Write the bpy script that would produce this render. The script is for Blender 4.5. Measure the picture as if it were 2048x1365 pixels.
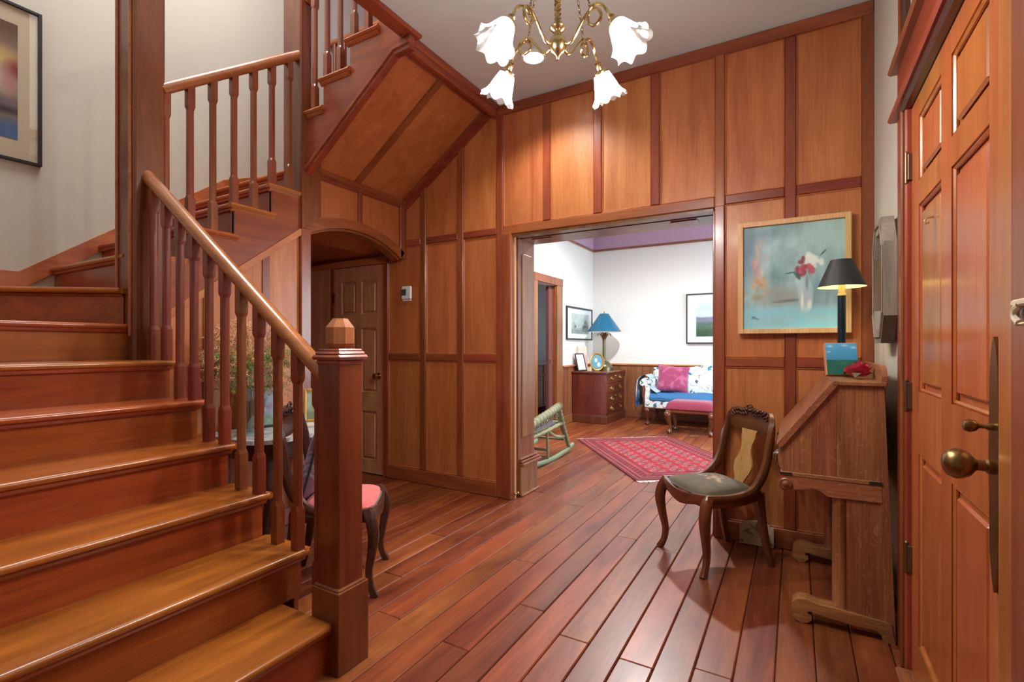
import bpy, bmesh, math, random
import numpy as np
from mathutils import Vector, Matrix
random.seed(7); rng = np.random.default_rng(5)
for o in list(bpy.data.objects): bpy.data.objects.remove(o)
SC = bpy.context.scene
C = SC.collection
PI = math.pi

# ------------------------------------------------------------------ camera
cam = bpy.data.cameras.new('camera'); camo = bpy.data.objects.new('camera', cam); C.objects.link(camo)
camo.location = (0, 0, 1.25); camo.rotation_euler = (PI/2, 0, math.radians(29.95))
cam.sensor_width = 36; cam.lens = 986/2048*36; cam.shift_y = 9.5/2048; cam.clip_start = .05
SC.camera = camo
# ------------------------------------------------------------------ world, lights, exposure
w = bpy.data.worlds.new('world'); SC.world = w; w.use_nodes = True
w.node_tree.nodes['Background'].inputs[0].default_value = (.75, .85, 1, 1)
w.node_tree.nodes['Background'].inputs[1].default_value = .35
SC.view_settings.view_transform = 'Standard'; SC.view_settings.look = 'None'
SC.view_settings.gamma = 1; SC.view_settings.exposure = 0.38
SC.view_settings.use_curve_mapping = False
def lamp(name, typ, loc, energy, col=(1, 1, 1), size=.1, size_y=None, aim=None, spot=None):
    l = bpy.data.lights.new(name, typ); l.energy = energy; l.color = col
    o = bpy.data.objects.new(name, l); C.objects.link(o); o.location = loc
    if typ == 'AREA':
        l.size = size
        if size_y: l.shape = 'RECTANGLE'; l.size_y = size_y
    else: l.shadow_soft_size = size
    if typ == 'SPOT': l.spot_size = math.radians(spot); l.spot_blend = .6
    if aim is not None: o.rotation_euler = (Vector(aim)-Vector(loc)).to_track_quat('-Z', 'Y').to_euler()
    return o
# out of the picture: the lit upper storey above the stairwell, the living room's window side,
# and the living room ceiling lamp whose light falls through the opening and casts the chair's shadow
lamp('stairwell_upper_light_offscreen', 'AREA', (-3.1, 1.6, 5.62), 92, (1, .98, .95), 1.2, 1.2, aim=(-3.1, 1.6, 0))
lamp('window_living_offscreen', 'AREA', (1.88, 6.6, 1.6), 120, (.80, .92, 1), 2.0, 1.7, aim=(-3, 6.6, 1.6))
lamp('living_ceiling_lamp_offscreen', 'SPOT', (-1.6, 5.9, 3.36), 520, (1, .98, .96), .08, spot=165, aim=(-1.6, 5.9, 0))

# ------------------------------------------------------------------ helpers
def s2l(c):
    return tuple((x/255/12.92 if x/255 <= .04045 else ((x/255+.055)/1.055)**2.4) for x in c)
class M:
    def __init__(s): s.v = []; s.f = []
    def add(s, vs, fs):
        b = len(s.v); s.v += [tuple(p) for p in vs]; s.f += [tuple(i+b for i in f) for f in fs]; return s
    def box(s, x0, x1, y0, y1, z0, z1, c=0):
        lo = (min(x0, x1), min(y0, y1), min(z0, z1)); hi = (max(x0, x1), max(y0, y1), max(z0, z1))
        c = min(c, .49*min(h-l for h, l in zip(hi, lo)))
        if c <= 0:
            P = [(x, y, z) for x in (lo[0], hi[0]) for y in (lo[1], hi[1]) for z in (lo[2], hi[2])]
            return s.add(P, [(0,1,3,2),(4,6,7,5),(0,4,5,1),(2,3,7,6),(0,2,6,4),(1,5,7,3)])
        idx = {}; P = []; F = []
        cs = [(a, b, d) for a in (0, 1) for b in (0, 1) for d in (0, 1)]
        for q in cs:
            for a in range(3):
                p = []
                for k in range(3):
                    e = hi[k] if q[k] else lo[k]
                    if k != a: e += -c if q[k] else c
                    p.append(e)
                idx[q, a] = len(P); P.append(p)
        for a in range(3):
            o = [k for k in range(3) if k != a]
            for sg in (0, 1):
                r = []
                for u, v in ((0,0),(1,0),(1,1),(0,1)):
                    q = [0,0,0]; q[a] = sg; q[o[0]] = u; q[o[1]] = v; r.append(idx[tuple(q), a])
                F.append(r)
            for u in (0, 1):
                for v in (0, 1):
                    q0 = [0,0,0]; q0[o[0]] = u; q0[o[1]] = v; q1 = list(q0); q1[a] = 1
                    q0 = tuple(q0); q1 = tuple(q1)
                    F.append((idx[q0,o[0]], idx[q1,o[0]], idx[q1,o[1]], idx[q0,o[1]]))
        for q in cs: F.append((idx[q,0], idx[q,1], idx[q,2]))
        return s.add(P, F)
    def prism(s, pts, ax, a, b):
        n = len(pts)
        def mk(p, t): return {'x': (t, p[0], p[1]), 'y': (p[0], t, p[1]), 'z': (p[0], p[1], t)}[ax]
        V = [mk(p, a) for p in pts]+[mk(p, b) for p in pts]
        F = [tuple(range(n-1, -1, -1)), tuple(range(n, 2*n))]+[(i, (i+1) % n, n+(i+1) % n, n+i) for i in range(n)]
        return s.add(V, F)
    def rings(s, R, caps=True, closed=True):
        n = len(R[0]); V = [p for r in R for p in r]; F = []
        for i in range(len(R)-1):
            for j in range(n if closed else n-1):
                k = (j+1) % n
                F.append((i*n+j, i*n+k, (i+1)*n+k, (i+1)*n+j))
        if caps and closed: F += [tuple(range(n-1, -1, -1)), tuple((len(R)-1)*n+j for j in range(n))]
        return s.add(V, F)
    def lathe(s, prof, c=(0, 0, 0), n=20, xf=None, caps=True, rf=None):
        R = []
        for r, z in prof:
            ring = []
            for j in range(n):
                a = 2*PI*j/n; rr = r*(rf(a, z) if rf else 1)
                p = Vector((rr*math.cos(a), rr*math.sin(a), z))
                if xf is not None: p = xf @ p
                ring.append((p.x+c[0], p.y+c[1], p.z+c[2]))
            R.append(ring)
        return s.rings(R, caps)
    def tube(s, P, r, n=8, caps=True):
        return s.sweep(P, r, r, n=n, caps=caps)
    def sweep(s, P, W, H, up=(0, 0, 1), n=8, caps=True, sq=False):
        P = [Vector(p) for p in P]; N = len(P)
        W = list(W) if hasattr(W, '__len__') else [W]*N; H = list(H) if hasattr(H, '__len__') else [H]*N
        R = []; last = None
        for i in range(N):
            t = (P[min(i+1, N-1)]-P[max(i-1, 0)]).normalized()
            u = Vector(up); sd = t.cross(u)
            if sd.length < .15: sd = last if last else t.cross(Vector((1, 0, .1)))
            sd = (sd - t*sd.dot(t)).normalized()
            if last and sd.dot(last) < 0: sd = -sd
            last = sd; nn = sd.cross(t).normalized(); ring = []
            if sq:
                k = .72
                sec = [(1,k),(k,1),(-k,1),(-1,k),(-1,-k),(-k,-1),(k,-1),(1,-k)]
            else: sec = [(math.cos(2*PI*j/n), math.sin(2*PI*j/n)) for j in range(n)]
            for a, b in sec: ring.append(tuple(P[i]+sd*a*W[i]+nn*b*H[i]))
            R.append(ring)
        return s.rings(R, caps)
    def grid(s, fn, nu, nv):
        V = [fn(i/nu, j/nv) for i in range(nu+1) for j in range(nv+1)]
        F = [(i*(nv+1)+j, (i+1)*(nv+1)+j, (i+1)*(nv+1)+j+1, i*(nv+1)+j+1) for i in range(nu) for j in range(nv)]
        return s.add(V, F)
    def xf(s, mat, start=0):
        for i in range(start, len(s.v)): s.v[i] = tuple(mat @ Vector(s.v[i]))
        return s
def spline(P, n=6):
    P = [Vector(p) for p in P]; out = []
    for i in range(len(P)-1):
        a = P[max(i-1, 0)]; b = P[i]; c = P[i+1]; d = P[min(i+2, len(P)-1)]
        for k in range(n):
            t = k/n
            out.append(.5*((2*b)+(c-a)*t+(2*a-5*b+4*c-d)*t*t+(3*b-a-3*c+d)*t**3))
    out.append(P[-1]); return out
def lerps(vals, n):
    x = np.linspace(0, len(vals)-1, n); return list(np.interp(x, range(len(vals)), vals))
def mesh(name, m, smooth=False, recalc=True):
    me = bpy.data.meshes.new(name); me.from_pydata(m.v, [], m.f); me.update()
    if recalc:
        b = bmesh.new(); b.from_mesh(me); bmesh.ops.recalc_face_normals(b, faces=b.faces); b.to_mesh(me); b.free()
    if smooth:
        me.polygons.foreach_set('use_smooth', [True]*len(me.polygons)); me.set_sharp_from_angle(angle=.75)
    return me
def obj(name, m, mat=None, parent=None, smooth=False, label=None, cat=None, group=None, kind=None, local=False, recalc=True):
    me = m if isinstance(m, bpy.types.Mesh) else mesh(name, m, smooth, recalc)
    if mat and not me.materials: me.materials.append(mat)
    o = bpy.data.objects.new(name, me); C.objects.link(o)
    if parent:
        o.parent = parent
        if not local: o.matrix_parent_inverse = world_of(parent).inverted()
    if label: o['label'] = label
    if cat: o['category'] = cat
    if group: o['group'] = group
    if kind: o['kind'] = kind
    return o
def world_of(o):
    mw = Matrix.LocRotScale(o.location, o.rotation_euler, o.scale)
    return (world_of(o.parent) @ o.matrix_parent_inverse @ mw) if o.parent else mw
def thing(name, label, cat, loc=(0, 0, 0), rz=0, group=None):
    o = bpy.data.objects.new(name, None); C.objects.link(o); o.location = loc; o.rotation_euler = (0, 0, rz)
    o['label'] = label; o['category'] = cat; o.empty_display_size = .1
    if group: o['group'] = group
    return o
def struct(name, m, mat, label=None, smooth=False):
    return obj(name, m, mat, kind='structure', label=label, cat=name.split('_')[0], smooth=smooth)

# ------------------------------------------------------------------ materials
def nt(name):
    m = bpy.data.materials.new(name); m.use_nodes = True; t = m.node_tree
    return m, t, t.nodes['Principled BSDF']
def N(t, typ, **k):
    n = t.nodes.new(typ)
    for a, b in k.items():
        if a.startswith('i_'): n.inputs[a[2:].replace('_', ' ')].default_value = b
        else: setattr(n, a, b)
    return n
def plain(name, col, rough=.5, metal=0, bump=0, bscale=200, var=.0, coat=0, sheen=0):
    m, t, b = nt(name); c = s2l(col)
    b.inputs['Base Color'].default_value = (*c, 1); b.inputs['Roughness'].default_value = rough
    b.inputs['Metallic'].default_value = metal; b.inputs['Coat Weight'].default_value = coat
    b.inputs['Sheen Weight'].default_value = sheen
    tc = N(t, 'ShaderNodeTexCoord'); no = N(t, 'ShaderNodeTexNoise', i_Scale=bscale, i_Detail=3.0)
    t.links.new(tc.outputs['Object'], no.inputs['Vector'])
    if var:
        mx = N(t, 'ShaderNodeMix', data_type='RGBA', blend_type='MULTIPLY'); mx.inputs[0].default_value = 1
        rp = N(t, 'ShaderNodeMapRange'); rp.inputs['To Min'].default_value = 1-var; rp.inputs['To Max'].default_value = 1+var
        n2 = N(t, 'ShaderNodeTexNoise', i_Scale=bscale*.12, i_Detail=4.0); t.links.new(tc.outputs['Object'], n2.inputs['Vector'])
        t.links.new(n2.outputs['Fac'], rp.inputs['Value']); mx.inputs[6].default_value = (*c, 1)
        t.links.new(rp.outputs[0], mx.inputs[7]); t.links.new(mx.outputs[2], b.inputs['Base Color'])
    if bump:
        bp = N(t, 'ShaderNodeBump', i_Strength=bump, i_Distance=.002); t.links.new(no.outputs['Fac'], bp.inputs['Height'])
        t.links.new(bp.outputs[0], b.inputs['Normal'])
    return m
def wood(name, dark, light, ax='z', rough=.32, coat=.25, var=.22, grain=1.0, fleck=0, hue=.012, streak=.22):
    m, t, b = nt(name); L = t.links
    tc = N(t, 'ShaderNodeTexCoord'); oi = N(t, 'ShaderNodeObjectInfo')
    mul = N(t, 'ShaderNodeVectorMath', operation='SCALE'); mul.inputs[0].default_value = (17.3, 31.7, 23.1)
    L.new(oi.outputs['Random'], mul.inputs['Scale'])
    ad = N(t, 'ShaderNodeVectorMath', operation='ADD'); L.new(tc.outputs['Object'], ad.inputs[0]); L.new(mul.outputs[0], ad.inputs[1])
    def mp(a, x):
        n = N(t, 'ShaderNodeMapping'); sc = [x]*3; sc['xyz'.index(ax)] = a; n.inputs['Scale'].default_value = sc
        L.new(ad.outputs[0], n.inputs['Vector']); return n
    n1 = N(t, 'ShaderNodeTexNoise', i_Scale=1.0, i_Detail=5.0, i_Roughness=.6, i_Distortion=1.2); L.new(mp(.9, 7*grain).outputs[0], n1.inputs['Vector'])
    n2 = N(t, 'ShaderNodeTexNoise', i_Scale=1.0, i_Detail=4.0, i_Roughness=.7); L.new(mp(3.5, 150*grain).outputs[0], n2.inputs['Vector'])
    rp = N(t, 'ShaderNodeValToRGB'); rp.color_ramp.elements[0].position = .3; rp.color_ramp.elements[1].position = .72
    rp.color_ramp.elements[0].color = (*s2l(dark), 1); rp.color_ramp.elements[1].color = (*s2l(light), 1)
    L.new(n1.outputs['Fac'], rp.inputs[0])
    f = N(t, 'ShaderNodeMapRange'); f.inputs['From Min'].default_value = .3; f.inputs['From Max'].default_value = .7
    f.inputs['To Min'].default_value = 1-streak; f.inputs['To Max'].default_value = 1+streak*.65; L.new(n2.outputs['Fac'], f.inputs['Value'])
    mx = N(t, 'ShaderNodeMix', data_type='RGBA', blend_type='MULTIPLY'); mx.inputs[0].default_value = 1
    L.new(rp.outputs[0], mx.inputs[6]); L.new(f.outputs[0], mx.inputs[7])
    col = mx.outputs[2]
    if fleck:
        n3 = N(t, 'ShaderNodeTexNoise', i_Scale=1.0, i_Detail=2.0, i_Distortion=2.2); L.new(mp(15, 42).outputs[0], n3.inputs['Vector'])
        fr = N(t, 'ShaderNodeMapRange'); fr.inputs['From Min'].default_value = .60; fr.inputs['From Max'].default_value = .66; L.new(n3.outputs['Fac'], fr.inputs['Value'])
        fm = N(t, 'ShaderNodeMix', data_type='RGBA'); fm.inputs[7].default_value = (*s2l((196, 150, 112)), 1)
        sc = N(t, 'ShaderNodeMath', operation='MULTIPLY'); sc.inputs[1].default_value = fleck; L.new(fr.outputs[0], sc.inputs[0])
        L.new(sc.outputs[0], fm.inputs[0]); L.new(col, fm.inputs[6]); col = fm.outputs[2]
    hs = N(t, 'ShaderNodeHueSaturation'); L.new(col, hs.inputs['Color'])
    vr = N(t, 'ShaderNodeMapRange'); vr.inputs['To Min'].default_value = 1-var; vr.inputs['To Max'].default_value = 1+var
    L.new(oi.outputs['Random'], vr.inputs['Value']); L.new(vr.outputs[0], hs.inputs['Value'])
    wn = N(t, 'ShaderNodeTexWhiteNoise', noise_dimensions='1D'); L.new(oi.outputs['Random'], wn.inputs['W'])
    hr = N(t, 'ShaderNodeMapRange'); hr.inputs['To Min'].default_value = .5-hue; hr.inputs['To Max'].default_value = .5+hue
    L.new(wn.outputs['Value'], hr.inputs['Value']); L.new(hr.outputs[0], hs.inputs['Hue'])
    L.new(hs.outputs[0], b.inputs['Base Color'])
    b.inputs['Roughness'].default_value = rough; b.inputs['Coat Weight'].default_value = coat; b.inputs['Coat Roughness'].default_value = .16
    bp = N(t, 'ShaderNodeBump', i_Strength=.08, i_Distance=.001); L.new(n2.outputs['Fac'], bp.inputs['Height']); L.new(bp.outputs[0], b.inputs['Normal'])
    return m
W = {}
for a in 'xyz':
    W['stile'+a] = wood('cherry_trim_'+a, (120, 52, 30), (158, 82, 48), a, var=.14)
    W['panel'+a] = wood('cherry_panel_'+a, (168, 92, 48), (196, 122, 70), a, rough=.42, coat=.12, var=.06, hue=.006)
    W['tread'+a] = wood('stair_tread_wood_'+a, (148, 72, 24), (184, 102, 40), a, rough=.28, coat=.35, var=.10)
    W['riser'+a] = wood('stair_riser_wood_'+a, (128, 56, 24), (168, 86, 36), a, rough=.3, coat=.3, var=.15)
    W['mahog'+a] = wood('mahogany_'+a, (74, 38, 22), (122, 70, 40), a, rough=.3, coat=.4, var=.08)
    W['oak'+a] = wood('quarter_sawn_oak_'+a, (116, 66, 38), (166, 108, 68), a, rough=.42, coat=.15, var=.07, fleck=.24, streak=.40)
    W['darkw'+a] = wood('walnut_dark_'+a, (52, 28, 24), (86, 50, 40), a, rough=.3, coat=.4, var=.08)
W['bal'] = wood('baluster_cherry', (114, 50, 28), (152, 80, 48), 'z', var=.10)
W['newel'] = wood('newel_cherry', (98, 42, 23), (136, 68, 38), 'z', var=.05)
W['railx'] = wood('handrail_cherry_x', (150, 82, 46), (186, 116, 70), 'x', rough=.25, coat=.4, var=.04)
W['raily'] = wood('handrail_cherry_y', (150, 82, 46), (186, 116, 70), 'y', rough=.25, coat=.4, var=.04)
W['plank'] = wood('floor_plank_cherry', (92, 36, 18), (150, 80, 40), 'y', rough=.38, coat=.16, var=.26, hue=.007)
W['fir'] = wood('fir_door', (186, 130, 88), (212, 160, 116), 'z', rough=.4, var=.04)
W['entry'] = wood('entry_door_fir', (160, 86, 40), (194, 118, 62), 'z', rough=.3, coat=.35, var=.04)
W['wain'] = wood('wainscot_wood', (112, 66, 42), (154, 100, 64), 'z', var=.12)
W['gold'] = plain('gold_leaf_frame', (198, 150, 74), .35, .7, .2, 300)
W['brass'] = plain('polished_brass', (208, 186, 136), .22, 1)
W['abrass'] = plain('aged_brass', (140, 112, 72), .34, 1, .15, 60)
W['wall'] = plain('warm_white_plaster', (196, 192, 180), .8, 0, .05, 300, .03)
W['lwall'] = plain('living_room_paint', (220, 222, 220), .8, 0, .05, 300, .02)
W['ceil'] = plain('ceiling_paint', (206, 212, 214), .9, 0, .04, 250)
W['lilac'] = plain('lilac_frieze_paint', (176, 148, 172), .8)
W['black'] = plain('black_frame_lacquer', (34, 36, 38), .4)
W['white'] = plain('white_plastic', (226, 230, 232), .4)
W['steel'] = plain('hinge_bronze', (120, 96, 74), .4, .9)
def glass(name='picture_glass', rough=.02, col=(1, 1, 1), mixw=.9):
    m, t, b = nt(name); t.nodes.remove(b); o = t.nodes['Material Output']
    tr = N(t, 'ShaderNodeBsdfTransparent'); tr.inputs[0].default_value = (*col, 1)
    g = N(t, 'ShaderNodeBsdfGlossy'); g.inputs['Roughness'].default_value = rough
    mx = N(t, 'ShaderNodeMixShader'); mx.inputs[0].default_value = 1-mixw
    t.links.new(tr.outputs[0], mx.inputs[1]); t.links.new(g.outputs[0], mx.inputs[2]); t.links.new(mx.outputs[0], o.inputs[0]); return m
W['glass'] = glass()
def emit(name, col, st):
    m, t, b = nt(name); b.inputs['Base Color'].default_value = (*col, 1)
    b.inputs['Emission Color'].default_value = (*col, 1); b.inputs['Emission Strength'].default_value = st; return m
W['bulb'] = emit('lit_bulb', (1, .96, .9), 14)
def attrmat(name, rough=.6, sheen=0, bump=0):
    m, t, b = nt(name); a = N(t, 'ShaderNodeAttribute', attribute_name='Col')
    t.links.new(a.outputs['Color'], b.inputs['Base Color']); b.inputs['Roughness'].default_value = rough; b.inputs['Sheen Weight'].default_value = sheen
    if bump:
        tc = N(t, 'ShaderNodeTexCoord'); no = N(t, 'ShaderNodeTexNoise', i_Scale=350.0, i_Detail=2.0); t.links.new(tc.outputs['Object'], no.inputs['Vector'])
        bp = N(t, 'ShaderNodeBump', i_Strength=bump, i_Distance=.002); t.links.new(no.outputs['Fac'], bp.inputs['Height']); t.links.new(bp.outputs[0], b.inputs['Normal'])
    return m
W['print'] = attrmat('printed_picture', .5); W['paint'] = attrmat('oil_paint_canvas', .5, 0, .3); W['rug'] = attrmat('wool_rug_pile', .95, 0, .8); W['textile'] = attrmat('woven_textile', .9, .2, .4)
def noise2(u, v, s, seed=0, oct=4):
    out = 0; amp = .5
    for k in range(oct):
        r = np.random.default_rng(seed*31+k); n = 64; g = r.random((n, n)); x = (u*s*2**k) % n; y = (v*s*2**k) % n
        i = x.astype(int); j = y.astype(int); fx = x-i; fy = y-j; fx = fx*fx*(3-2*fx); fy = fy*fy*(3-2*fy); i2 = (i+1) % n; j2 = (j+1) % n
        out = out+amp*((g[i, j]*(1-fx)+g[i2, j]*fx)*(1-fy)+(g[i, j2]*(1-fx)+g[i2, j2]*fx)*fy); amp *= .5
    return out
def colour(me, cols):
    a = me.color_attributes.new('Col', 'FLOAT_COLOR', 'POINT'); d = np.ones((len(me.vertices), 4), np.float32); d[:, :3] = cols
    a.data.foreach_set('color', d.ravel())
def canvas(name, place, nu, nv, paint, mat, parent, **k):
    """flat print: place(u,v)->xyz, paint(U,V)->sRGB 0..255"""
    m = M().grid(place, nu, nv); me = mesh(name, m, recalc=False)
    U, V = np.meshgrid(np.linspace(0, 1, nu+1), np.linspace(0, 1, nv+1), indexing='ij')
    c = np.clip(paint(U.ravel(), V.ravel()), 0, 255)/255
    colour(me, np.where(c <= .04045, c/12.92, ((c+.055)/1.055)**2.4))
    return obj(name, me, mat, parent, **k)
def blob(u, v, cu, cv, ru, rv, soft=.5, rot=0):
    du, dv = u-cu, v-cv; c, s = math.cos(rot), math.sin(rot); a = (du*c+dv*s)/ru; b = (-du*s+dv*c)/rv
    return np.clip((1-np.sqrt(a*a+b*b))/soft, 0, 1)
def mixc(base, col, m): return base*(1-m[:, None])+np.array(col, float)*m[:, None]

# ================================================================== SETTING
YB = 3.45      # face of the panelled wall
# ---- floor
fl = M().box(-5.0, 1.95, -1.35, 8.6, -.12, -.02); fl.box(-4.8, -3.3, 6, 10.6, -.12, -.002)
floor = struct('floor', fl, W['stiley'], 'wide cherry plank floor running through both rooms')
sx = -.070-.1365*36; k = 0
while sx < 1.85:
    x0, x1 = sx+.0016, sx+.1365-.0016
    if sx < -3.25: spans = [(2.2, 3.48)]
    elif sx < -1.75: spans = [(1.25, 8.55)]
    elif sx < .36: spans = [(-1.3, 8.55)]
    else: spans = [(3.82, 8.55)]
    for a, b in spans:
        y = a; first = True
        while y < b-.01:
            L = random.choice((1.5, 1.9, 2.3, 2.7))*(random.random() if first else 1)+.25; first = False
            e = min(b, y+L); e = b if b-e < .3 else e
            obj('plank', M().box(x0, x1, y+.0006, e-.0006, -.02, random.uniform(-.0006, .0006), .0045), W['plank'], floor)
            y = e
    sx += .1365
# ---- panelled wall
bk = M()
bk.box(-5.0, -4.10, 3.48, 3.82, 0, 3.4); bk.box(-4.10, -3.40, 3.48, 3.82, 2.05, 3.4); bk.box(-4.10, -3.40, 3.62, 3.82, 0, 2.05)
bk.box(-3.40, -2.0, 3.48, 3.82, 0, 3.4); bk.box(-2.0, -.462, 3.48, 3.82, 2.165, 3.4); bk.box(-.462, 1.95, 3.48, 3.82, 0, 3.4)
wall_back = struct('wall_back', bk, W['panelz'], 'cherry panelled wall with stiles and rails around the wide opening')
def stile(x, z0, z1, w=.031, y=YB): obj('stile', M().box(x-w, x+w, y, 3.485, z0, z1, .006), W['stilez'], wall_back)
def rail(x0, x1, z0, z1, y=YB+.003, mat='stilex'): obj('rail', M().box(x0, x1, y, 3.485, z0, z1, .006), W[mat], wall_back)
def panel(x0, x1, z0, z1, mat='panelz', top=None):
    # recessed panel with a slim bead around its edge
    m = M()
    if top is None: m.box(x0, x1, 3.468, 3.484, z0, z1)
    else: m.prism([(x0, z0), (x1, z0), (x1, top[1]), (x0, top[0])], 'y', 3.468, 3.484)
    p = obj('panel', m, W[mat], wall_back)
    b = M()
    for u0, u1, v0, v1 in ((x0, x0+.008, z0, z1), (x1-.008, x1, z0, z1), (x0, x1, z0, z0+.008), (x0, x1, z1-.008, z1)):
        if top is None or v0 != z0 or v1 == z0+.008: b.box(u0, u1, 3.459, 3.47, v0, min(v1, 9), .003)
    if top is None: obj('bead', b, W['panelz'], p)
FULL = [-2.106, -.430, .358]
for x in FULL: stile(x, 0, 3.215)
stile(-3.372, 0, 2.1); stile(-2.917, .125, 2.72); stile(-2.504, .125, 3.0)
for x in (-1.68, -1.265, -.846): stile(x, 2.225, 3.14)
stile(-.030, .125, 3.14)
zs = lambda x: 2.56+.70*(x+3.14)          # soffit line under the top flight
def cells(xs, zz, tops=None):
    for i in range(len(xs)-1):
        a, b = xs[i]+.031, xs[i+1]-.031
        for z0, z1 in zz:
            panel(a, b, z0, z1)
L1 = [-3.372, -2.917, -2.504, -2.106]
cells(L1, [(.125, 1.115), (1.177, 2.165)])
for i in range(3):
    a, b = L1[i]+.031, L1[i+1]-.031
    if i == 0: a = -3.14
    panel(a, b, 2.225, 9, top=(zs(a), zs(b)))
    rail(L1[i]+.031, b, 1.115, 1.177); rail(a, b, 2.165, 2.225)
rail(-3.341, -2.137, 0, .125, YB-.002)
cells([-2.106, -1.68, -1.265, -.846, -.430], [(2.225, 3.15)])
rail(-2.075, -.461, 2.155, 2.225)
cells([-.430, -.030, .358], [(.125, 1.115), (1.177, 2.165), (2.225, 3.15)])
for a, b in ((-.399, -.061), (.001, .327)):
    rail(a, b, 1.115, 1.177); rail(a, b, 2.165, 2.225)
rail(-.399, .385, 0, .125, YB-.002)
obj('crown_rail', M().box(-2.14, .385, YB-.012, 3.485, 3.14, 3.215, .008), W['stilex'], wall_back)
# sloped rail on the wall under the soffit
obj('sloped_rail', M().prism([(-3.16, zs(-3.16)-.07), (-2.16, zs(-2.16)-.07), (-2.16, zs(-2.16)+.03), (-3.16, zs(-3.16)+.03)], 'y', YB-.004, 3.485), W['stilex'], wall_back)
# casing of the wide opening, reveals, header soffit
trim1 = struct('trim_1', M().box(-2.075, -1.997, YB-.01, 3.50, 0, 2.16, .006), W['stilez'], 'cherry casing and panelled reveal lining the wide opening')
obj('reveal_edge', M().box(-2.0, -1.985, 3.49, 3.515, 0, 2.15), W['fir'], trim1)
obj('reveal_groove', M().box(-2.01, -1.999, 3.515, 3.545, 0, 2.15), W['wain'], trim1)
rv = obj('reveal_board', M().box(-2.0, -1.985, 3.545, 3.835, 0, 2.15, .003), W['wain'], trim1)
obj('raised_panel', M().box(-1.99, -1.975, 3.60, 3.78, .48, 2.02, .007), W['wain'], rv)
obj('plinth', M().box(-1.99, -1.965, 3.56, 3.86, 0, .25, .004), W['wain'], trim1)
for z0, z1, e in ((.25, .275, .045), (.275, .295, .03), (.30, .315, .018), (0, .02, .035)):
    obj('plinth_moulding', M().box(-1.99, -1.965+e-.02, 3.56, 3.86+e*.8, z0, z1, .006), W['wain'], trim1)
for y in (3.46, 3.50): obj('door_bumper', M().lathe([(.001, 0), (.011, .003), (.012, .014), (.006, .02), (.001, .021)], (-1.985, y+.02, .045), 10, Matrix.Rotation(PI/2, 4, 'Y')), W['brass'], trim1, True)
obj('casing', M().box(-.461, -.40, YB-.01, 3.50, 0, 2.16, .006), W['stilez'], trim1)
obj('reveal_board', M().box(-.475, -.46, 3.47, 3.835, 0, 2.16, .003), W['stilez'], trim1)
hs_ = obj('header_soffit', M().box(-2.0, -.46, 3.585, 3.835, 2.135, 2.166), W['wain'], trim1); obj('header_soffit', M().box(-2.0, -.46, 3.47, 3.55, 2.135, 2.166), W['wain'], trim1)
obj('door_track', M().box(-1.99, -.47, 3.55, 3.585, 2.160, 2.168), W['steel'], hs_)
obj('access_plate', M().box(-.78, -.60, 3.62, 3.74, 2.128, 2.137, .003), W['wain'], hs_)
obj('access_plate', M().box(-1.90, -1.72, 3.62, 3.74, 2.128, 2.137, .003), W['wain'], hs_)
# closet door in the passage
def six_panel(parent, mat, x0, x1, z0, z1, yf, th, ax='y', cols=(.13, .45, .55, .87), rows=((.06, .30), (.385, .70), (.765, .93))):
    """six-panel door body: stiles and rails proud, panels raised in the recess (ax: axis of the face normal)"""
    w, h = x1-x0, z1-z0
    def bx(m, a, b, c, d, n0, n1, ch=0):
        return m.box(a, b, yf+n0, yf+n1, c, d, ch) if ax == 'y' else m.box(yf+n0, yf+n1, a, b, c, d, ch)
    core = obj('door_core', bx(M(), x0, x1, z0, z1, .016, th), mat, parent)
    X = [x0+w*c for c in cols]; Z = [(z0+h*a, z0+h*b) for a, b in rows]
    for a, b in ((x0, X[0]), (X[1], X[2]), (X[3], x1)): obj('door_stile', bx(M(), a, b, z0, z1, 0, .02), mat, parent)
    zr = [z0]+[q for r in Z for q in r]+[z1]
    for i in range(0, len(zr), 2):
        for a, b in ((X[0], X[1]), (X[2], X[3])): obj('door_rail', bx(M(), a, b, zr[i], zr[i+1], 0, .02), mat, parent)
    for a, b in ((X[0], X[1]), (X[2], X[3])):
        for c, d in Z:
            p = obj('door_panel', bx(M(), a+.03, b-.03, c+.03, d-.03, .004, .018, .010), mat, parent)
            m = M(); q = .012
            bx(m, a, a+q, c, d, .003, .018, .005); bx(m, b-q, b, c, d, .003, .018, .005); bx(m, a, b, c, c+q, .003, .018, .005); bx(m, a, b, d-q, d, .003, .018, .005)
            obj('panel_moulding', m, mat, p)
door_1 = struct('door_1', M().box(-4.083, -3.41, 3.485, 3.52, .012, 2.03), W['fir'], 'pale fir six-panel closet door beyond the arch')
six_panel(door_1, W['fir'], -4.083, -3.41, .012, 2.03, 3.465, .05)
obj('door_casing', M().box(-3.41, -3.395, 3.452, 3.49, 0, 2.05), W['panelz'], door_1)
obj('door_casing', M().box(-4.13, -4.086, 3.452, 3.49, 0, 2.05), W['stilez'], door_1)
obj('head_casing', M().box(-4.9, -3.36, 3.445, 3.49, 2.035, 2.10, .004), W['panelx'], door_1)
obj('hinge', M().box(-4.095, -4.075, 3.445, 3.47, 1.68, 1.78), W['steel'], door_1)
kn = obj('door_knob', M().lathe([(.001, 0), (.03, .002), (.03, .006), (.012, .012), (.010, .03), (.024, .04), (.03, .052), (.026, .066), (.001, .072)], (-3.47, 3.465, .96), 20, Matrix.Rotation(PI/2, 4, 'X')), W['brass'], door_1, True)
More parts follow.
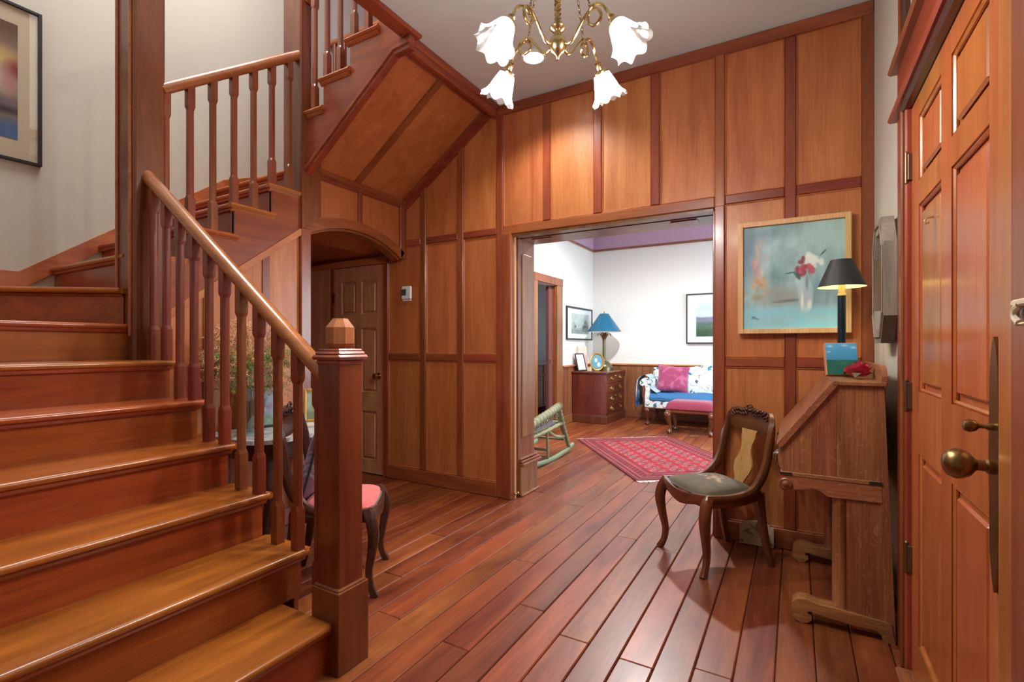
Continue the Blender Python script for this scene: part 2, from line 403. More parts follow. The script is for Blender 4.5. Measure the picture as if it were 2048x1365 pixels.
# passage lining (left of door), ceiling and side
wp = struct('wall_passage', M().box(-4.95, -3.16, 2.34, 2.40, 0, 2.13).box(-4.98, -4.9, 2.34, 3.5, 0, 2.16), W['panelz'], 'wood lined passage under the landing')
obj('passage_panel', M().box(-4.9, -4.13, 3.46, 3.485, 0, 2.04), W['fir'], wp)
struct('ceiling_passage', M().prism([(-3.175, 2.21), (-3.55, 2.125), (-4.95, 2.125), (-4.95, 2.3), (-3.175, 2.3)], 'y', 2.38, 3.48), W['panelx'], 'wood ceiling of the passage behind the arch')
# ---- right wall with entry door
rw = M(); rw.box(.385, .55, 2.39, 3.5, 0, 3.4); rw.box(.385, .55, -1.35, 1.30, 0, 3.4)
rw.box(.385, .55, 1.30, 2.39, 3.02, 3.4); rw.box(.385, .55, 1.30, 2.39, 2.17, 2.42)
wall_right = struct('wall_right', rw, W['wall'], 'off-white plaster wall beside the entry door')
bbr = struct('baseboard_right', M().box(.365, .386, 2.59, 3.45, 0, .13, .005), W['stiley'], 'dark cherry baseboard on the white wall')
obj('baseboard_shoe', M().box(.352, .37, 2.59, 3.45, 0, .02, .006), W['stiley'], bbr)
trim2 = struct('trim_2', M().box(.366, .386, 2.49, 2.586, 0, 2.19, .004), W['stilez'], 'cherry casing and transom frame around the entry door')
for a, b, e in ((2.385, 2.41, .012), (2.41, 2.445, .022), (2.445, 2.49, .008)): obj('jamb_moulding', M().box(.366-e+.008, .39, a, b, 0, 2.19, .006), W['stilez'], trim2)
obj('head_board', M().box(.366, .386, 1.30, 2.586, 2.19, 2.39, .003), W['stiley'], trim2)
for z in (2.185, 2.385): obj('head_moulding', M().box(.335, .386, 1.30, 2.606, z, z+.024, .008), W['stiley'], trim2)
obj('door_head_moulding', M().box(.35, .39, 1.30, 2.42, 2.155, 2.186, .008), W['darkwy'], trim2)
obj('transom_stile', M().box(.366, .386, 2.50, 2.576, 2.40, 3.2, .003), W['stilez'], trim2)
obj('transom_stop', M().box(.362, .395, 2.43, 2.50, 2.40, 3.2, .008), W['darkwz'], trim2)
obj('transom_sill', M().box(.36, .39, 1.30, 2.50, 2.41, 2.43, .006), W['stiley'], trim2)
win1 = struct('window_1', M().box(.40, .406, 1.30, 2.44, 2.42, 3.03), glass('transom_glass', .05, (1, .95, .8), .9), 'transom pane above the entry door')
obj('transom_backing', M().box(.52, .53, 1.3, 2.44, 2.42, 3.03), plain('backing_pale_yellow', (226, 216, 160), .9), win1)  # flat pale yellow sheet closing the opening behind the transom pane
door_2 = struct('door_2', M().box(.40, .43, 1.33, 2.383, .02, 2.15), W['entry'], 'varnished six-panel entry door with brass knob')
six_panel(door_2, W['entry'], 1.36, 2.383, .02, 2.15, .381, .05, 'x', (.15, .46, .57, .88), ((.07, .395), (.50, .815), (.855, .965)))
for z in (.44, 1.06, 1.93):
    h = obj('hinge', M().box(.368, .383, 2.372, 2.384, z-.05, z+.05, .002), W['steel'], door_2)
    obj('hinge_pin', M().lathe([(.001, -.062), (.007, -.058), (.007, .058), (.001, .064)], (.366, 2.388, z), 10), W['steel'], h, True)
obj('threshold', M().box(.33, .50, 1.3, 2.38, 0, .02, .006), W['oaky'], door_2)
pl = obj('lock_plate', M().prism([(1.435, .79), (1.447, .74), (1.460, .71), (1.473, .74), (1.485, .79), (1.492, 1.0), (1.485, 1.20), (1.473, 1.25), (1.460, 1.27), (1.447, 1.25), (1.435, 1.20), (1.428, 1.0)], 'x', .374, .383), W['abrass'], door_2)
RX = Matrix.Rotation(-PI/2, 4, 'Y')
obj('door_knob', M().lathe([(.001, 0), (.017, .0), (.017, .012), (.012, .016), (.012, .03), (.016, .034), (.026, .042), (.033, .055), (.034, .066), (.028, .080), (.015, .088), (.001, .09)], (.377, 1.463, .985), 24, RX), W['abrass'], door_2, True)
obj('thumb_turn', M().lathe([(.001, 0), (.008, .0), (.008, .012), (.005, .016), (.005, .026), (.012, .032), (.015, .042), (.011, .052), (.001, .055)], (.377, 1.462, 1.072), 16, RX), W['abrass'], door_2, True)
obj('cup_hook', M().tube([(.381, 2.03, 1.66), (.365, 2.03, 1.66), (.357, 2.03, 1.652), (.360, 2.03, 1.64), (.368, 2.03, 1.645)], .0035, 6), W['brass'], door_2, True)
# latch side casing
trim3 = struct('trim_3', M().box(.345, .40, 1.235, 1.322, 0, 3.2, .004), W['entry'], 'cherry post on the latch side of the entry door')
obj('post_face', M().box(.33, .40, .9, 1.203, 0, 3.2, .006), W['stilez'], trim3)
# ---- ceiling
ce = M().box(-2.10, .5, -1.35, 3.5, 3.215, 3.40)
struct('ceiling', ce, W['ceil'], 'pale grey painted foyer ceiling')
tr4 = struct('trim_4', M().box(-2.17, -2.05, -1.3, 2.43, 3.195, 3.30, .012), W['stiley'], 'dark cherry trim edging the stairwell opening')
obj('edge_board', M().box(-2.22, -2.10, 2.362, 3.46, 3.165, 3.225, .012), W['stiley'], tr4)
obj('edge_board', M().box(-2.16, -2.115, 2.362, 3.46, 3.12, 3.18, .006), W['stiley'], tr4)
# ---- remaining shell
struct('wall_left', M().box(-4.36, -4.22, .1, 2.36, 0, 5.7).box(-4.36, -4.22, 2.36, 3.5, 2.13, 5.7), W['wall'], 'off-white plaster wall along the winding stair')
struct('wall_stair', M().box(-4.36, -1.62, .10, .24, 0, 5.7), W['wall'], 'plaster wall beside the lower stair flight')
ws = M().box(-1.72, .5, -1.47, -1.35, 0, 3.4); ws.box(-1.72, -1.6, -1.4, .12, 0, 3.4)
struct('wall_entry', ws, W['wall'], 'plaster wall of the foyer opposite the panelling')
up = M().box(-1.5, -1.38, .1, 5.3, 3.4, 5.7); up.box(-4.36, -1.4, 5.2, 5.3, 3.4, 5.7); up.box(-4.36, -4.24, 3.5, 5.3, 3.4, 5.7)
struct('wall_upper', up, plain('upper_hall_paint', (206, 198, 200), .8), 'pale walls of the upper hall')
struct('ceiling_upper', M().box(-4.36, -1.4, .1, 5.3, 5.7, 5.8), W['ceil'], 'upper hall ceiling')
struct('floor_upper', M().box(-4.36, -1.4, 3.46, 5.3, 3.41, 3.52), W['stilex'], 'upper hall floor')
# ---- living room shell
lw = M().box(-3.36, -3.22, 3.82, 6.29, 0, 3.4); lw.box(-3.36, -3.22, 6.29, 6.95, 2.18, 3.4); lw.box(-3.36, -3.22, 6.95, 8.6, 0, 3.4)
wall_ll = struct('wall_living_side', lw, W['lwall'], 'white living room wall with a doorway')
wall_lf = struct('wall_living_far', M().box(-3.36, 1.95, 8.55, 8.70, 0, 3.4), W['lwall'], 'white far wall of the living room')
struct('wall_living_window', M().box(1.9, 2.0, 3.8, 8.7, 0, 3.4), W['lwall'], 'living room outer wall')
struct('ceiling_living', M().box(-3.36, 1.95, 3.80, 8.7, 3.38, 3.41), W['ceil'], 'living room ceiling')
obj('frieze', M().box(-3.22, 1.9, 8.53, 8.552, 2.99, 3.38), W['lilac'], wall_lf); obj('picture_rail', M().box(-3.22, 1.9, 8.515, 8.552, 2.955, 2.99, .006), W['wain'], wall_lf)
obj('frieze', M().box(-3.222, -3.20, 3.82, 8.53, 2.99, 3.38), W['lilac'], wall_ll); obj('picture_rail', M().box(-3.222, -3.185, 3.82, 8.53, 2.955, 2.99, .006), W['wain'], wall_ll)
obj('chair_rail', M().box(-3.2, 1.9, 8.50, 8.552, .905, .935, .008), W['panelx'], wall_lf)
obj('chair_rail', M().box(-3.222, -3.17, 7.17, 8.52, .905, .935, .008), W['panely'], wall_ll)
x = -3.2
while x < .6: obj('wainscot_board', M().box(x+.001, x+.126, 8.53, 8.552, .13, .905, .004), W['wain'], wall_lf); x += .127
y = 7.17
while y < 8.5: obj('wainscot_board', M().box(-3.222, -3.20, y+.001, y+.111, .13, .905, .004), W['wain'], wall_ll); y += .112
bl = struct('baseboard_living', M().box(-3.2, 1.9, 8.515, 8.552, 0, .13, .006), W['wain'], 'living room baseboard')
obj('baseboard_run', M().box(-3.222, -3.185, 7.17, 8.53, 0, .13, .006), W['wain'], bl)
trim5 = struct('trim_5', M().box(-3.225, -3.195, 6.17, 6.29, 0, 2.29, .006), W['wain'], 'wooden casing of the living room doorway')
obj('casing', M().box(-3.225, -3.195, 6.95, 7.16, 0, 2.29, .006), W['wain'], trim5); obj('head_casing', M().box(-3.225, -3.19, 6.17, 7.16, 2.18, 2.30, .006), W['wain'], trim5)
obj('jamb', M().box(-3.36, -3.22, 6.93, 6.96, 0, 2.18), W['stilez'], trim5)
obj('door_edge', M().box(-3.32, -3.27, 6.80, 6.94, .01, 2.16), plain('pocket_door_brown', (108, 70, 66), .4), trim5)
obj('latch', M().box(-3.268, -3.262, 6.83, 6.85, .98, 1.04), W['steel'], trim5)
kr = M().box(-4.9, -4.8, 6, 10.6, 0, 2.6); kr.box(-4.9, -3.3, 10.5, 10.6, 0, 2.6); kr.box(-4.9, -3.3, 5.9, 6, 0, 2.6)
struct('wall_kitchen', kr, W['lwall'], 'white wall of the room beyond the doorway')
struct('ceiling_kitchen', M().box(-4.9, -3.3, 5.9, 10.6, 2.6, 2.65), W['panelx'], 'ceiling of the room beyond the doorway')

# ================================================================== STAIRCASE
R = .1955; TH = .03
stair = thing('staircase', 'three-flight cherry staircase with square chamfered balusters and a panelled underside', 'staircase', (-2.3, .8, 0))
def bull(front, back, z, d=1):
    """tread section: rounded nosing at front (d=+1: front is the larger coordinate)"""
    h = TH/2; P = [(back, z-TH), (back, z)]
    for a in range(7):
        t = PI/2-a*PI/6; P.append((front-d*h+d*h*math.cos(t), z-h+h*math.sin(t)))
    return P
nx = lambda k: -1.52-.268*(k-1)
def scot(m, ax, f, d, a, b, z):
    m.prism([(f-d*.030, z-TH-.020), (f-d*.018, z-TH-.017), (f-d*.010, z-TH-.004), (f-d*.010, z-TH), (f-d*.034, z-TH)], ax, a, b)
# lower flight, climbing towards -x
for k in range(1, 8):
    y1 = 1.385 if k > 1 else 1.275
    if k < 7:
        o = obj('tread', M().prism(bull(nx(k), nx(k+1)-.035, k*R), 'y', .24, y1), W['tready'], stair, True)
        if k > 1:
            m = M().prism([(y1-.02, k*R-TH), (y1+.012, k*R-TH+.002), (y1+.02, k*R-TH*.5), (y1+.012, k*R-.002), (y1-.02, k*R)], 'x', nx(k+1)-.03, nx(k)-.006)
            obj('return_nosing', m, W['treadx'], o)
    ye = 1.365 if k > 1 else 1.275
    if k == 7: ye = 1.285
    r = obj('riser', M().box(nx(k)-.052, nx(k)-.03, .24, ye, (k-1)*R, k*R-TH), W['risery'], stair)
    m = M(); scot(m, 'y', nx(k), 1, .24, ye+.01, k*R); obj('scotia', m, W['risery'], r, True)
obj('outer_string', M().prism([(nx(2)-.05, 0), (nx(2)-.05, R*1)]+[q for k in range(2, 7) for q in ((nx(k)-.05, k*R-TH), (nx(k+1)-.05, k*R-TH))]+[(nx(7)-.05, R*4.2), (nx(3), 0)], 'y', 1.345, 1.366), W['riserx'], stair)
obj('stair_side_panel', M().prism([(nx(2)-.05, 0), (nx(7)-.05, R*5), (nx(7)-.05, 0)], 'y', 1.33, 1.345), W['panelz'], stair)
# first winders
def wtread(k, pts, nose, mat='treadx'):
    """winder: flat slab plus a rounded nosing bar along the line nose=(a,b)"""
    o = obj('tread', M().prism(pts, 'z', k*R-TH, k*R), W[mat], stair)
    a, b = Vector((*nose[0], k*R-TH/2)), Vector((*nose[1], k*R-TH/2)); d = (b-a).normalized()
    m = M().sweep([a, b], TH/2, TH/2, n=14); obj('nosing', m, W[mat], o, True)
    n = Vector((-d.y, d.x, 0)); c = Vector((sum(p[0] for p in pts)/len(pts), sum(p[1] for p in pts)/len(pts), 0))
    if n.dot(c-Vector((a.x, a.y, 0))) < 0: n = -n
    q0, q1 = a+n*.03, b+n*.03; e0, e1 = q0+n*.022, q1+n*.022
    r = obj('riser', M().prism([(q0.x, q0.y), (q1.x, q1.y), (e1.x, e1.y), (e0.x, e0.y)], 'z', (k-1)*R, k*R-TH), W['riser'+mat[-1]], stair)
    s0, s1 = a+n*.022, b+n*.022
    obj('scotia', M().sweep([(s0.x, s0.y, k*R-TH-.007), (s1.x, s1.y, k*R-TH-.007)], .009, .009, n=8), W['riser'+mat[-1]], r, True)
wtread(7, [(nx(7)-.015, .24), (nx(7)-.015, 1.29), (-3.2, 1.29), (-4.22, .50), (-4.22, .24)], ((nx(7)-.015, .24), (nx(7)-.015, 1.285)), 'tready')
wtread(8, [(-3.17, 1.255), (-4.22, .465), (-4.22, 1.33), (-3.17, 1.33)], ((-3.165, 1.25), (-4.22, .457)))
def mid(k, y0, y1, x1=-3.05, xs=None):
    o = obj('tread', M().prism([(p[0], p[1]) for p in bull(y0, y1, k*R, -1)], 'x', -4.22, x1-.03 if xs is None else xs), W['treadx'], stair, True)
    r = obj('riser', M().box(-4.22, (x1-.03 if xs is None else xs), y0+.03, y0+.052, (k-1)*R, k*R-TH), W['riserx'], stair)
    m = M().sweep([(-4.22, y0+.02, k*R-TH-.008), (x1-.02 if xs is None else xs, y0+.02, k*R-TH-.008)], .010, .010, n=8); obj('scotia', m, W['riserx'], r, True)
    if xs is None:
        m = M().prism([(x1-.04, k*R-TH), (x1-.008, k*R-TH), (x1, k*R-TH*.55), (x1-.004, k*R-.006), (x1-.012, k*R), (x1-.04, k*R)], 'y', y0, y1+.01)
        m.prism([(x1-.035, k*R-TH-.024), (x1-.022, k*R-TH-.02), (x1-.014, k*R-TH-.006), (x1-.014, k*R-TH), (x1-.035, k*R-TH)], 'y', y0+.012, y1+.01)
        obj('return_nosing', m, W['tready'], o)
mid(9, 1.275, 1.57, xs=-3.20); mid(10, 1.53, 1.83); mid(11, 1.79, 2.085); mid(12, 2.046, 2.36)
obj('tread_block', M().box(-3.22, -3.08, 1.43, 1.57, 9*R-TH, 9*R), W['tready'], stair)
# second winders and top flight
wtread(13, [(-3.25, 2.31), (-4.22, 2.31), (-4.22, 3.2), (-3.2, 2.45)], ((-3.24, 2.305), (-4.22, 2.305)))
wtread(14, [(-3.2, 2.44), (-4.22, 3.15), (-4.22, 3.45), (-3.12, 3.45), (-3.12, 2.44)], ((-3.2, 2.44), (-4.22, 3.15)), 'tready')
for k, x0, x1 in ((15, -3.165, -2.87), (16, -2.90, -2.605), (17, -2.635, -2.34)):
    ys = 2.34
    o = obj('tread', M().prism(bull(x0, x1, k*R, -1), 'y', ys, 3.45), W['tready'], stair, True)
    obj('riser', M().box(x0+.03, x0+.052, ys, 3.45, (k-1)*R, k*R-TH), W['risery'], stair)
    a = max(x0, -3.045)
    y1 = 2.305
    m = M().prism([(y1+.04, k*R-TH), (y1+.008, k*R-TH), (y1, k*R-TH*.55), (y1+.004, k*R-.006), (y1+.012, k*R), (y1+.04, k*R)], 'x', a, x1+.01)
    m.prism([(y1+.035, k*R-TH-.026), (y1+.022, k*R-TH-.022), (y1+.013, k*R-TH-.006), (y1+.013, k*R-TH), (y1+.035, k*R-TH)], 'x', a+.008, x1)
    obj('return_nosing', m, W['treadx'], o)
obj('landing_edge', M().box(-2.37, -1.5, 2.335, 3.45, 3.44, 3.519), W['tready'], stair)
# strings, mouldings, spandrel
lo2 = lambda y: 1.447+.75*(y-1.44)
sp = [(1.43, lo2(1.43)), (2.30, lo2(2.30)), (2.30, 12*R-TH), (2.076, 12*R-TH), (2.076, 11*R-TH), (1.82, 11*R-TH), (1.82, 10*R-TH), (1.56, 10*R-TH), (1.56, 9*R-TH), (1.43, 9*R-TH)]
obj('middle_string', M().prism(sp, 'x', -3.095, -3.068), W['stiley'], stair)
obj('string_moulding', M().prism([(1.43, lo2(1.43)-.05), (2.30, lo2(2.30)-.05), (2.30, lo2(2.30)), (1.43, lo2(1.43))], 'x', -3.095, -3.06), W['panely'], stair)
span = obj('spandrel', M().prism([(1.36, 0), (2.30, 0), (2.30, lo2(2.30)-.05), (1.36, lo2(1.36)-.05)], 'x', -3.12, -3.09), W['panelz'], stair)
for y in (1.64, 2.02): obj('batten', M().prism([(y, 0), (y+.05, 0), (y+.05, lo2(y+.05)-.05), (y, lo2(y)-.05)], 'x', -3.093, -3.082), W['stilez'], span)
obj('spandrel_baseboard', M().box(-3.093, -3.07, 1.40, 2.30, 0, .12, .004), W['stiley'], span)
obj('arch_jamb', M().box(-3.16, -3.062, 2.30, 2.385, 0, 2.10, .006), W['stilez'], stair)
zt = lambda x: 2.55+.72*(x+3.05)
top_string = [(-3.06, zt(-3.06)), (-2.20, zt(-2.20)), (-2.10, 3.20), (-2.10, 3.519), (-2.34, 3.519), (-2.34, 17*R-TH), (-2.605, 17*R-TH), (-2.605, 16*R-TH), (-2.87, 16*R-TH), (-2.87, 15*R-TH), (-3.06, 15*R-TH)]
obj('top_string', M().prism(top_string, 'y', 2.335, 2.36), W['stilex'], stair)
for a, b, e in ((-.075, -.045, .012), (-.045, -.018, .022), (-.018, .004, .010)):
    obj('string_moulding', M().prism([(-3.06, zt(-3.06)+a), (-2.20, zt(-2.20)+a), (-2.07, zt(-2.20)+a+.01), (-2.07, zt(-2.20)+b+.01), (-2.20, zt(-2.20)+b), (-3.06, zt(-3.06)+b)], 'y', 2.335-e, 2.37), W['stilex'], stair)
# soffit under the top flight
sof = obj('soffit', M().prism([(-3.16, zs(-3.16)+.02), (-2.12, zs(-2.12)+.02), (-2.12, zs(-2.12)+.06), (-3.16, zs(-3.16)+.06)], 'y', 2.36, 3.45), W['panelx'], stair)
def sofbox(name, x0, x1, y0, y1, a, b, mat): obj(name, M().prism([(x0, zs(x0)+a), (x1, zs(x1)+a), (x1, zs(x1)+b), (x0, zs(x0)+b)], 'y', y0, y1), W[mat], sof)
sofbox('soffit_panel', -3.14, -2.15, 2.40, 2.83, .008, .025, 'panelx'); sofbox('soffit_panel', -3.14, -2.15, 2.89, 3.40, .008, .025, 'panelx')
sofbox('soffit_batten', -3.15, -2.15, 2.83, 2.89, -.006, .02, 'stilex'); sofbox('soffit_batten', -3.15, -2.15, 3.40, 3.45, -.012, .02, 'stilex'); sofbox('soffit_batten', -3.10, -2.15, 2.36, 2.40, -.02, .02, 'stilex')
sofbox('soffit_batten', -2.25, -2.16, 2.36, 3.45, -.008, .02, 'stiley'); sofbox('soffit_batten', -3.16, -3.11, 2.38, 3.45, -.03, .02, 'stiley')
# arch
AR, AC, AZ = 1.009, 2.87, 1.186
def arc(r, y0, y1, n=20):
    return [(y, AZ+math.sqrt(max(r*r-(y-AC)**2, 0))) for y in np.linspace(y0, y1, n)]
arch = obj('arch_panel', M().prism(arc(AR+.03, 2.385, 3.45)+[(3.45, 2.58), (2.385, 2.58)], 'x', -3.17, -3.148), W['panelz'], stair)
ab = arc(AR, 2.375, 3.40); at_ = arc(AR+.075, 2.375, 3.44)
obj('arch_trim', M().prism(ab+at_[::-1], 'x', -3.185, -3.125), W['stiley'], arch)
ab = arc(AR-.018, 2.38, 3.385); at_ = arc(AR+.004, 2.375, 3.40)
obj('arch_trim', M().prism(ab+at_[::-1], 'x', -3.24, -3.15), W['stiley'], arch)
obj('arch_stile', M().box(-3.17, -3.13, 2.90, 2.945, 2.26, 2.56, .005), W['stilez'], arch)
obj('arch_stile', M().box(-3.185, -3.125, 3.39, 3.452, 2.055, 2.60, .005), W['stilez'], arch)
obj('arch_rail', M().box(-3.17, -3.128, 2.38, 3.45, 2.515, 2.575, .006), W['stiley'], arch)
# wall skirts
skp = lambda y: 1.714+.741*(y-1.13)
obj('wall_skirt', M().prism([(.24, 1.50), (.6, 1.52), (1.13, 1.60), (2.4, skp(2.4)-.11), (2.4, skp(2.4)), (1.13, 1.714), (.24, 1.70)], 'x', -4.225, -4.20), W['panely'], stair)
obj('wall_skirt', M().prism([(2.4, skp(2.4)-.3), (3.45, 2.9), (3.45, 3.05), (2.4, skp(2.4))], 'x', -4.225, -4.20), W['treadx'], stair)
# newel posts
def post(name, x0, x1, y0, y1, z0, z1, c=.008, mat='newel'): return obj(name, M().box(x0, x1, y0, y1, z0, z1, c), W[mat], stair)
p1 = post('corner_post', -3.30, -3.08, 1.28, 1.435, 0, 5.6, .012)
obj('post_panel_bead', M().box(-3.275, -3.255, 1.268, 1.285, 1.3, 5.6, .006).box(-3.125, -3.105, 1.268, 1.285, 1.3, 5.6, .006), W['railx'], p1)
p2 = post('corner_post', -3.27, -3.07, 2.30, 2.40, 2.3, 5.6, .010)
def sqr(x0, x1, y0, y1, z): return [(x0, y0, z), (x1, y0, z), (x1, y1, z), (x0, y1, z)]
obj('post_drop', M().prism([(2.295, 2.085), (2.455, 2.20), (2.455, 2.97), (2.295, 2.97)], 'x', -3.21, -3.045), W['newel'], p2)
NX, NY = -1.563, 1.352
nw = post('newel_post', NX-.06, NX+.06, NY-.06, NY+.06, .3, 1.19, .004)
obj('newel_base', M().box(NX-.076, NX+.076, NY-.076, NY+.076, 0, .315, .003).box(NX-.07, NX+.07, NY-.07, NY+.07, .31, .325, .005), W['newel'], nw)
obj('newel_cap', M().box(NX-.066, NX+.066, NY-.066, NY+.066, 1.175, 1.20, .008).box(NX-.078, NX+.078, NY-.078, NY+.078, 1.195, 1.215, .008).box(NX-.07, NX+.07, NY-.07, NY+.07, 1.212, 1.228, .008).box(NX-.06, NX+.06, NY-.06, NY+.06, 1.225, 1.238, .005), W['stilez'], nw)
obj('newel_finial', M().lathe([(.043, 1.236), (.057, 1.258), (.057, 1.322), (.030, 1.357)], (NX, NY, 0), 8, Matrix.Rotation(PI/8, 4, 'Z')), wood('finial_wood', (160, 96, 56), (190, 126, 80), 'z', var=.02), nw)
# handrails
def hrail(P, mat, up=(0, 0, 1)):
    m = M(); R_ = []
    sec = [(-.030, -.022), (-.034, 0), (-.026, .020), (-.010, .030), (.010, .030), (.026, .020), (.034, 0), (.030, -.022), (.018, -.032), (-.018, -.032)]
    P = [Vector(p) for p in P]; t = (P[1]-P[0]).normalized(); s = t.cross(Vector(up)).normalized(); n = s.cross(t)
    for p in P: R_.append([tuple(p+s*a+n*b) for a, b in sec])
    obj('handrail', m.rings(R_), W[mat], stair, True)
r1 = lambda x: 1.160+.7295*(-1.687-x)
hrail([(-1.62, 1.352, r1(-1.62)), (-3.10, 1.352, r1(-3.10))], 'railx')
r2 = lambda y: 2.720+.730*(y-1.45)
hrail([(-3.11, 1.42, r2(1.42)), (-3.11, 2.31, r2(2.31))], 'raily')
r3 = lambda x: 3.78+.7375*(x+3.05)
hrail([(-3.08, 2.36, r3(-3.08)), (-2.3, 2.36, r3(-2.3))], 'railx')
# balusters: square blocks at both ends, chamfered shaft between
def baluster(x, y, z0, z1):
    a, b = .0205, .0165; R_ = []
    def ring(h, z, c):  return [(x+sx_*u, y+sy_*v, z) for sx_, sy_, u, v in ((1,1,h,h-c),(1,1,h-c,h),(-1,1,h-c,h),(-1,1,h,h-c),(-1,-1,h,h-c),(-1,-1,h-c,h),(1,-1,h-c,h),(1,-1,h,h-c))]
    for z, h, c in ((z0, a, .0015), (z0+.165, a, .0015), (z0+.185, b+.001, .009), (z1-.15, b+.001, .009), (z1-.13, a, .0015), (z1, a, .0015)): R_.append(ring(h, z, c))
    obj('baluster', M().rings(R_), W['bal'], stair)
for k in range(-1, 10):
    x = -1.822-.134*k; t = 1 if k < 0 else 2+k//2
    baluster(x, 1.352, t*R, r1(x)-.02)
for k in range(-1, 6):
    y = 1.578+.1315*k; t = 9 if k < 0 else 10+k//2
    baluster(-3.11, y, t*R, r2(y)-.02)
for x, t in ((-2.985, 15), (-2.855, 16), (-2.722, 16), (-2.585, 17), (-2.455, 17)): baluster(x, 2.355, t*R, r3(x)-.02)
# upper hall guard rail
guard = thing('guard_railing', 'upper hall guard railing glimpsed through the top balusters', 'railing', (-3.3, 3.52, 3.52))
m = M().sweep([(-4.22, 3.52, 4.40), (-2.2, 3.52, 4.40)], .03, .03, n=10); obj('handrail', m, W['railx'], guard, True)
for i in range(14): x = -4.15+.14*i; obj('baluster', M().box(x-.018, x+.018, 3.502, 3.538, 3.52, 4.38, .004), W['bal'], guard)
obj('newel', M().box(-2.25, -2.15, 3.47, 3.57, 3.52, 4.5, .006), W['newel'], guard)

# ================================================================== CHANDELIER
CH = Vector((-.78, 1.70, 2.39))
ch = thing('chandelier', 'brass four-arm chandelier with ruffled glass tulip shades', 'chandelier', (CH.x, CH.y, 3.215))
obj('ceiling_canopy', M().lathe([(.001, .825), (.062, .825), (.060, .805), (.045, .795), (.02, .775), (.012, .765), (.001, .765)], CH, 24), W['brass'], ch, True)
rope = M()
for k in range(2):
    rope.tube([(CH.x+.006*math.cos(t*1.1+k*PI), CH.y+.006*math.sin(t*1.1+k*PI), CH.z+.08+.0058*t) for t in range(120)], .008, 6)
obj('stem', rope, W['brass'], ch, True)
obj('body', M().lathe([(.001, -.062), (.006, -.06), (.009, -.052), (.006, -.046), (.011, -.040), (.024, -.030), (.033, -.012), (.034, .002), (.029, .020), (.016, .030), (.013, .036), (.014, .046), (.024, .052), (.031, .060), (.026, .068), (.014, .072), (.016, .080), (.012, .086), (.001, .088)], CH, 28), W['brass'], ch, True)
m, t, b = nt('ruffled_frosted_glass'); t.nodes.remove(b); o_ = t.nodes['Material Output']
tr = N(t, 'ShaderNodeBsdfTransparent'); tl = N(t, 'ShaderNodeBsdfTranslucent'); gl = N(t, 'ShaderNodeBsdfGlossy'); gl.inputs['Roughness'].default_value = .12
tl.inputs[0].default_value = (.95, .97, 1, 1)
m1 = N(t, 'ShaderNodeMixShader'); m1.inputs[0].default_value = .55; m2 = N(t, 'ShaderNodeMixShader'); m2.inputs[0].default_value = .1
t.links.new(tr.outputs[0], m1.inputs[1]); t.links.new(tl.outputs[0], m1.inputs[2]); t.links.new(m1.outputs[0], m2.inputs[1]); t.links.new(gl.outputs[0], m2.inputs[2]); t.links.new(m2.outputs[0], o_.inputs[0])
W['shadeglass'] = m
fwd = Vector((-math.sin(math.radians(29.95)), math.cos(math.radians(29.95)), 0)); rgt = Vector((fwd.y, -fwd.x, 0))
for sr, sf in ((-1, -1), (1, -1), (-1, 1), (1, 1)):
    rad = (rgt*sr*.78+fwd*sf*.62).normalized(); tan = Vector((-rad.y, rad.x, 0))
    def P(r, z, s=0): return CH+rad*r+Vector((0, 0, z))+tan*s
    pts = spline([P(.026, -.004), P(.052, -.016), P(.078, .004), P(.108, .046), P(.138, .074, .004), P(.168, .066, .010), P(.176, .036, .012), P(.154, .014, .008), P(.130, .030, .002), P(.136, .062, -.006), P(.162, .078, -.008), P(.190, .064, -.006), P(.208, .038, 0), P(.220, .014, 0)], 5)
    arm = obj('arm', M().tube(pts, .0058, 8), W['brass'], ch, True)
    ax = (rad*.52-Vector((0, 0, .854))).normalized(); q = Vector((0, 0, 1)).rotation_difference(ax).to_matrix().to_4x4(); c0 = P(.219, .016)
    obj('socket', M().lathe([(.001, -.004), (.008, 0), (.014, .008), (.011, .014), (.014, .022), (.014, .036), (.020, .04), (.032, .046), (.032, .052), (.001, .053)], c0, 18, q), W['brass'], arm, True)
    prof = [(.030, .050), (.034, .058), (.039, .075), (.045, .095), (.050, .115), (.056, .132), (.064, .146), (.071, .155)]
    def ruf(a, z): return 1+(max(0, z-.095)/.06)**1.6*.10*math.sin(8*a)
    sh = M(); R_ = []
    for r, z in prof:
        ring = []
        for j in range(64):
            a = 2*PI*j/64; rr = r*ruf(a, z); dz = (max(0, z-.095)/.06)**1.6*.009*math.cos(8*a)
            p = q @ Vector((rr*math.cos(a), rr*math.sin(a), z+dz)); ring.append(tuple(c0+p))
        R_.append(ring)
    sh.rings(R_, caps=False)
    shade = obj('glass_shade', sh, W['shadeglass'], arm, True)
    obj('light_bulb', M().lathe([(.001, .052), (.012, .054), (.014, .066), (.024, .084), (.027, .098), (.022, .112), (.010, .120), (.001, .122)], c0, 16, q), W['bulb'], arm, True)
    lamp('chandelier_bulb_light', 'POINT', c0+ax*.13, 25, (1, .96, .90), .03)
    link = M(); a0 = P(.138, .080); a1 = CH+Vector((0, 0, .62))+rad*.02; nL = 46
    for i in range(nL):
        cpt = a0.lerp(a1, i/(nL-1)); d = (a1-a0).normalized(); sdv = d.cross(tan if i % 2 else rad).normalized()
        if sdv.length < .5: sdv = tan
        link.tube([tuple(cpt+d*.0085*math.cos(2*PI*k/8)+sdv*.0042*math.sin(2*PI*k/8)) for k in range(9)], .0013, 4, caps=False)
    obj('chain', link, W['abrass'], ch)
